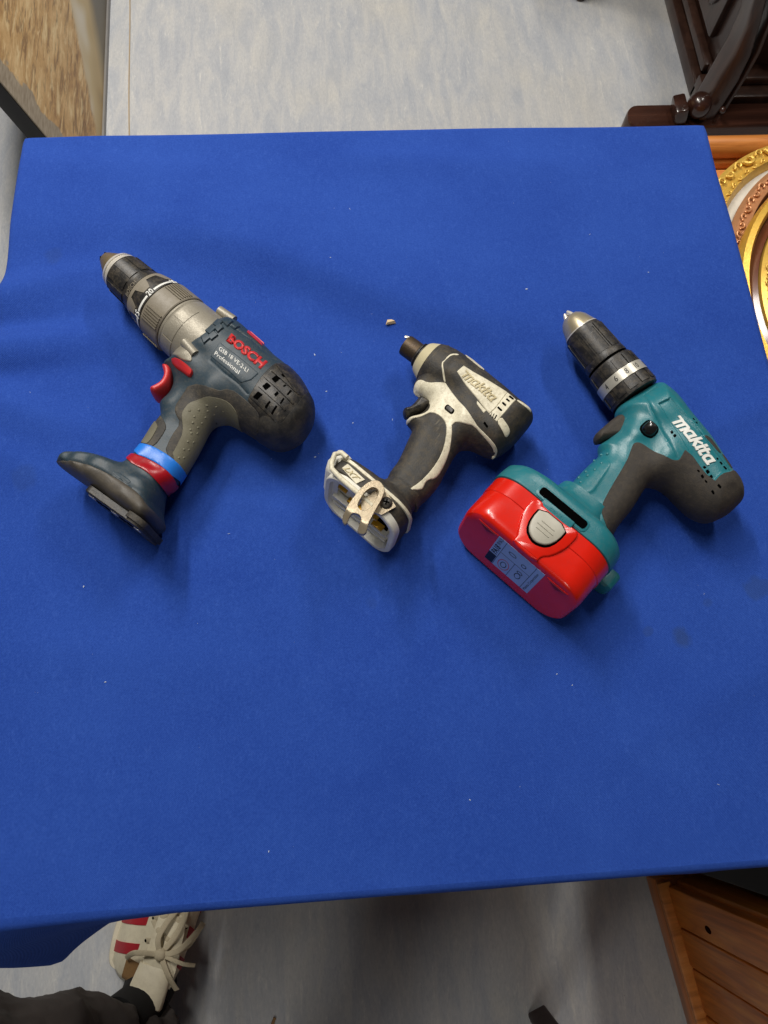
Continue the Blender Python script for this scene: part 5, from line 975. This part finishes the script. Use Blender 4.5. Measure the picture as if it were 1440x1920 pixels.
# ================================================================ small things on the cloth and the floor
wc = bmesh.new(); vs = [wc.verts.new(p) for p in ((-.005, -.0025, 0), (.0055, -.001, 0), (.003, .003, 0), (-.003, .0035, 0), (-.003, -.001, .0022), (.004, .0005, .0026), (.001, .0025, .0018))]
bmesh.ops.convex_hull(wc, input=wc.verts); tag(bmo('wood_chip', wc, mat('pale wood chip', lin(206, 180, 140), .8), None, (.055, .408, .7435), smooth=False), 'small pale wood chip on the cloth above the impact driver', 'wood chip')
bm = bmesh.new()
def speck(x, y, r, a, el):
    q = bmesh.ops.create_icosphere(bm, subdivisions=1, radius=r)['verts']; bmesh.ops.scale(bm, vec=(el, .7, .35), verts=q); bmesh.ops.rotate(bm, cent=(0, 0, 0), matrix=Matrix.Rotation(a, 3, 'Z'), verts=q)
    bmesh.ops.translate(bm, vec=(x, y, .7408 + float(cloth_z(np.array(x), np.array(y)))), verts=q)
for x, y, r in ((.197, .441, .0010), (-.23, .154, .0008), (-.206, .071, .0007), (-.025, .266, .0008), (-.072, -.067, .0006), (.09, -.04, .0006), (.175, .055, .0006), (.187, .045, .0005), (-.022, .376, .0009), (-.002, .48, .0005), (.245, .40, .0007), (.012, .30, .0006), (.33, .46, .0006), (-.012, .335, .0007)): speck(x, y, r, random.uniform(0, 3), 1.5)
for _ in range(60): speck(random.uniform(X0 + .02, X1 - .02), random.uniform(Y0 + .02, Y1 - .02), random.uniform(.00015, .00032), random.uniform(0, 3), random.choice((1, 1, 1.6, 5)))
tag(bmo('lint', bm, mat('pale lint', lin(178, 188, 205), .9)), 'tiny pale specks of lint scattered over the blue cloth', 'lint', None, 'stuff')
bm = bmesh.new(); add_box(bm, (0, 0, .0015), (.005, .030, .003), None, .0008); o = bmo('splinter', bm, mat('splinter wood', lin(138, 104, 62), .7), None, (-.157, -.405, .0005)); o.rotation_euler = (0, 0, -.42); tag(o, 'thin wooden splinter on the floor right of the shoe', 'splinter')
st_ = thing('stool', 'dark red wooden stool leg at the bottom edge, right of centre', 'stool', (.278, -.425, 0), math.radians(20))
for k, (x, y) in enumerate(((0, 0),)):
    bm = bmesh.new(); add_loft(bm, [[(x + a*s_ + .02*z, y + b_*s_ - .10*z, z) for a, b_ in rrect(.016, .016, .004, 3)] for z, s_ in ((0, .85), (.004, 1), (.45, 1.25))]); bmo('leg', bm, mat('dark red wood', lin(58, 30, 24), .5, lin(40, 24, 20), .4, 40), st_)

# ================================================================ the photographer's shoe and trouser leg
sneak = lin(224, 215, 188)
M['leather'] = mat('cream shoe leather', sneak, .5, lin(150, 130, 96), .35, 60, .15, 500)
M['shoered'] = mat('red shoe stripe', lin(168, 22, 36), .5, lin(110, 30, 36), .3, 80)
M['lace'] = mat('cream lace', lin(196, 184, 156), .85, lin(130, 116, 90), .4, 120, .6, 900)
M['sole'] = mat('cream rubber sole', lin(206, 198, 176), .6, lin(140, 126, 100), .35, 60)
M['lining'] = mat('tan shoe lining', lin(138, 104, 62), .8, lin(80, 58, 36), .4, 120)
M['trouser'] = mat('black trouser cloth', lin(56, 50, 47), .85, lin(84, 76, 68), .25, 60, .5, 900)
person = thing('person', 'person in dark trousers and a cream shoe with red stripes standing at the table', 'person', (-.335, -.212, 0), math.radians(-18))
person.scale = (1, 1, 1)
SHR = .42      # the foot rolls inward
SL = [  # y, centre x, half width, height of the upper's ridge, half width at the top
    (-.098, .0, .030, .062, .020), (-.085, .0, .040, .088, .030), (-.055, .0, .044, .100, .034), (-.02, .0, .045, .102, .034), (.02, .001, .047, .096, .031), (.06, .002, .050, .082, .030), (.10, .003, .052, .066, .030), (.14, .003, .050, .054, .028), (.17, .002, .043, .047, .024), (.192, .0, .030, .038, .016), (.202, -.002, .014, .028, .006)]
def upper_ring(y, cx, hw, h, tw, n=28, e=0.0):
    out = []
    for k in range(n):
        a = math.pi*k/(n - 1); c, s = math.cos(a), math.sin(a); wx = (hw if s < .55 else hw + (tw - hw)*((s - .55)/.45)) + e
        z_ = .018 + (h - .018 + e)*s**.8; out.append((cx + wx*(abs(c)**.75)*(1 if c > 0 else -1) + SHR*(z_ - .018), y, z_))
    return out
def shoe_pt(y, a, e=0.0):
    """point on the upper at station y and angle a (degrees, 0 right .. 180 left)"""
    q = [np.interp(y, [s[0] for s in SL], [s[i] for s in SL]) for i in range(1, 5)]; c, s = math.cos(math.radians(a)), math.sin(math.radians(a))
    hw, h, tw = q[1], q[2], q[3]; wx = (hw if s < .55 else hw + (tw - hw)*((s - .55)/.45)) + e
    z_ = .018 + (h - .018 + e)*s**.8; return Vector((q[0] + wx*(abs(c)**.75)*(1 if c > 0 else -1) + SHR*(z_ - .018), y, z_))
shoe = bpy.data.objects.new('shoe', None); COL.objects.link(shoe); shoe.parent = person; shoe.scale = (1.2, 1.1, 1.08)
bm = bmesh.new(); add_loft(bm, [upper_ring(*s) for s in SL]); bmo('upper', bm, M['leather'], shoe, sharp=60)
bm = bmesh.new(); ol = [(s[1] + s[2] + .005, s[0]) for s in SL] + [(s[1] - s[2] - .005, s[0]) for s in SL[::-1]]; ol = resample(chaikin(ol, 2), .006)
add_loft(bm, [[(x*k, y*k2, z) for x, y in ol] for k, k2, z in ((.97, .99, 0.001), (1, 1, .004), (1, 1, .020), (.97, .985, .024))]); bmo('sole', bm, M['sole'], shoe)
def band(name, fn, m, w0, w1, n=16, th=.0012):
    bm = bmesh.new(); T_, B_ = [], []
    for i in range(n + 1):
        t = i/n; T_.append([bm.verts.new(fn(t, w, th)) for w in (w0, (w0*2 + w1)/3, (w0 + w1*2)/3, w1)]); B_.append([bm.verts.new(fn(t, w, -.001)) for w in (w0, w1)])
    for i in range(n):
        for k in range(3): bm.faces.new((T_[i][k], T_[i][k+1], T_[i+1][k+1], T_[i+1][k]))
        bm.faces.new((T_[i][0], T_[i+1][0], B_[i+1][0], B_[i][0])); bm.faces.new((T_[i][3], B_[i][1], B_[i+1][1], T_[i+1][3]))
    return bmo(name, bm, m, shoe)
for side in (0, 1):
    for k in range(4):
        y0 = -.072 + .038*k
        band('stripe', (lambda t, w, e, y0=y0, side=side: shoe_pt(y0 + w + .022*t, (180 - (4 + 56*t)) if side else (4 + 56*t), e)), M['shoered'], 0, .0145)
    band('eyestay', (lambda t, w, e, side=side: shoe_pt(-.05 + .15*t, (180 - 66 + w*400) if side else (66 - w*400), e + .0006)), M['leather'], -.02, .03)
    for k in range(5):
        p = shoe_pt(-.03 + .028*k, 118 if side else 62, .0022); bm = bmesh.new(); q = bmesh.ops.create_icosphere(bm, subdivisions=2, radius=.0026)['verts']; bmesh.ops.translate(bm, vec=p, verts=q); bmo('eyelet', bm, M['hole'], shoe)
band('tongue', lambda t, w, e: shoe_pt(-.075 + .17*t, 90 + w*1000, e + .002 + .012*(1 - t)**3), M['leather'], -.020, .020, 14, .003)
tg = bmesh.new(); add_loft(tg, [[(x*s + .034, -.098 + yy, .106 + y*.5 + zz) for x, y in rrect(.023, .02, .016, 6)] for yy, zz, s in ((-.004, .0, .9), (0, .004, 1), (.02, .006, 1), (.045, -.004, .92))]); bmo('tongue_top', tg, M['leather'], shoe)
band('collar_lining', lambda t, w, e: shoe_pt(-.088 + .03*t, 122 + w*700, e + .003), M['lining'], -.03, .02, 8, .003)
def lace(name, pts, w=.0034, th=.0008, n=26):
    P_ = [Vector(p) for p in pts]; bm = bmesh.new(); rings = []
    def cr(t):
        t *= len(P_) - 1; i = min(int(t), len(P_) - 2); u = t - i; p0, p1, p2, p3 = P_[max(i-1, 0)], P_[i], P_[i+1], P_[min(i+2, len(P_)-1)]
        return .5*((2*p1) + (-p0 + p2)*u + (2*p0 - 5*p1 + 4*p2 - p3)*u*u + (-p0 + 3*p1 - 3*p2 + p3)*u**3)
    for i in range(n + 1):
        t = i/n; c = cr(t); tn = (cr(min(t + .02, 1)) - cr(max(t - .02, 0))).normalized(); b_ = tn.cross(Vector((0, 0, 1))).normalized(); u = b_.cross(tn)
        rings.append([c + b_*w*x + u*th*y for x, y in rrect(1, 1, .9, 3)])
    add_loft(bm, rings); return bmo(name, bm, M['lace'], shoe)
for k in range(5):
    ya = -.03 + .028*k
    lace('lace', [shoe_pt(ya, 62, .003), shoe_pt(ya + .006, 78, .007), shoe_pt(ya + .016, 100, .008), shoe_pt(ya + .026, 118, .003)]); lace('lace', [shoe_pt(ya, 118, .003), shoe_pt(ya + .006, 102, .006), shoe_pt(ya + .016, 80, .0055), shoe_pt(ya + .026, 62, .003)])
kx = Vector((.036, -.036, .116))
lace('bow_loop', [kx, kx + Vector((-.008, .02, .004)), kx + Vector((.0, .05, -.006)), kx + Vector((.012, .06, -.018)), kx + Vector((.012, .03, -.004)), kx]); lace('bow_loop', [kx, kx + Vector((.02, .010, .002)), kx + Vector((.034, .034, -.016)), kx + Vector((.036, .042, -.03)), kx + Vector((.026, .012, -.012)), kx])
lace('lace_end', [kx, kx + Vector((-.03, -.006, .0)), kx + Vector((-.044, -.022, -.024))]); lace('lace_end', [kx, kx + Vector((.018, -.022, .0)), kx + Vector((.030, -.04, -.02))]); lace('lace_end', [kx, kx + Vector((.03, -.002, .004)), kx + Vector((.045, -.002, -.004))], .0026)
bm = bmesh.new(); q = bmesh.ops.create_icosphere(bm, subdivisions=2, radius=.007)['verts']; bmesh.ops.scale(bm, vec=(1.1, 1.2, .8), verts=q); bmesh.ops.translate(bm, vec=kx, verts=q); bmo('lace_knot', bm, M['lace'], shoe)
# heel pull tab
bm = bmesh.new(); add_tube(bm, [(.040, -.085, .03), (.054, -.10, .045), (.050, -.125, .05), (.038, -.12, .04)], .003, 8); bmo('heel_tab', bm, M['sole'], shoe)
# trouser leg: one wrinkled sleeve from the ankle upward
def leg_mesh(shift=None):
    n, rows = 110, 110; V = []; Fc = []
    path = [Vector((.050, -.168, .07)), Vector((.036, -.168, .12)), Vector((-.002, -.152, .20)), Vector((-.05, -.134, .30)), Vector((-.11, -.122, .42)), Vector((-.13, -.11, .60)), Vector((-.12, -.18, .86))]
    if shift is not None: path = [Vector((-.35*(p.x - .05) + shift[0], .5*(p.y + .168) + shift[1], p.z)) for p in path]
    def P_(t):
        t *= len(path) - 1; i = min(int(t), len(path)-2); u = t - i; p0, p1, p2, p3 = path[max(i-1, 0)], path[i], path[i+1], path[min(i+2, len(path)-1)]
        return .5*((2*p1) + (-p0 + p2)*u + (2*p0 - 5*p1 + 4*p2 - p3)*u*u + (-p0 + 3*p1 - 3*p2 + p3)*u**3)
    for j in range(rows + 1):
        t = j/rows; c = P_(t); tn = (P_(min(t + .02, 1)) - P_(max(t - .02, 0))).normalized(); a = tn.cross(Vector((0, 1, 0))).normalized(); b_ = tn.cross(a)
        R_ = .062 + .012*t + .02*max(0, t - .5); R_ *= 1 + .05*math.exp(-(t/.03)**2)
        for k in range(n):
            q = 2*math.pi*k/n; d = a*math.cos(q) + b_*math.sin(q); p = c + d*R_
            w = .010*(mnoise.noise(Vector((math.cos(q)*1.2, math.sin(q)*1.2, t*9 + .6*math.sin(q)))) ) + .006*math.sin(t*46 + 2.2*math.sin(q + .5) + 1.4*math.sin(2*q))*math.exp(-t*3.2) + .005*mnoise.noise(p*22) + .0025*(1 - abs(mnoise.noise(p*46 + Vector((3, 1, 2)))))**4 + .013*(1 - abs(math.sin(t*17 + 1.7*math.sin(q + .9) + .8*mnoise.noise(Vector((q, t*6, 3.1))))))**3*math.exp(-t*2.0) - .004
            V.append(p + d*w)
    for j in range(rows):
        for k in range(n): Fc.append((j*n + k, j*n + (k+1) % n, (j+1)*n + (k+1) % n, (j+1)*n + k))
    Fc.append(tuple(range(rows*n, rows*n + n)))
    return pyd('trouser_leg', V, Fc)
link('trouser_leg', leg_mesh(), M['trouser'], person, sharp=70)
link('trouser_leg', leg_mesh((.30, -.335)), M['trouser'], person, sharp=70)      # the other leg, out of view a step back, added for its floor shadow
bm = bmesh.new(); add_tube(bm, [(.03, -.10, .05), (.034, -.115, .10), (.02, -.13, .15)], [.040, .036, .038], 24); bmo('sock', bm, mat('black sock', lin(12, 12, 13), .9), person)
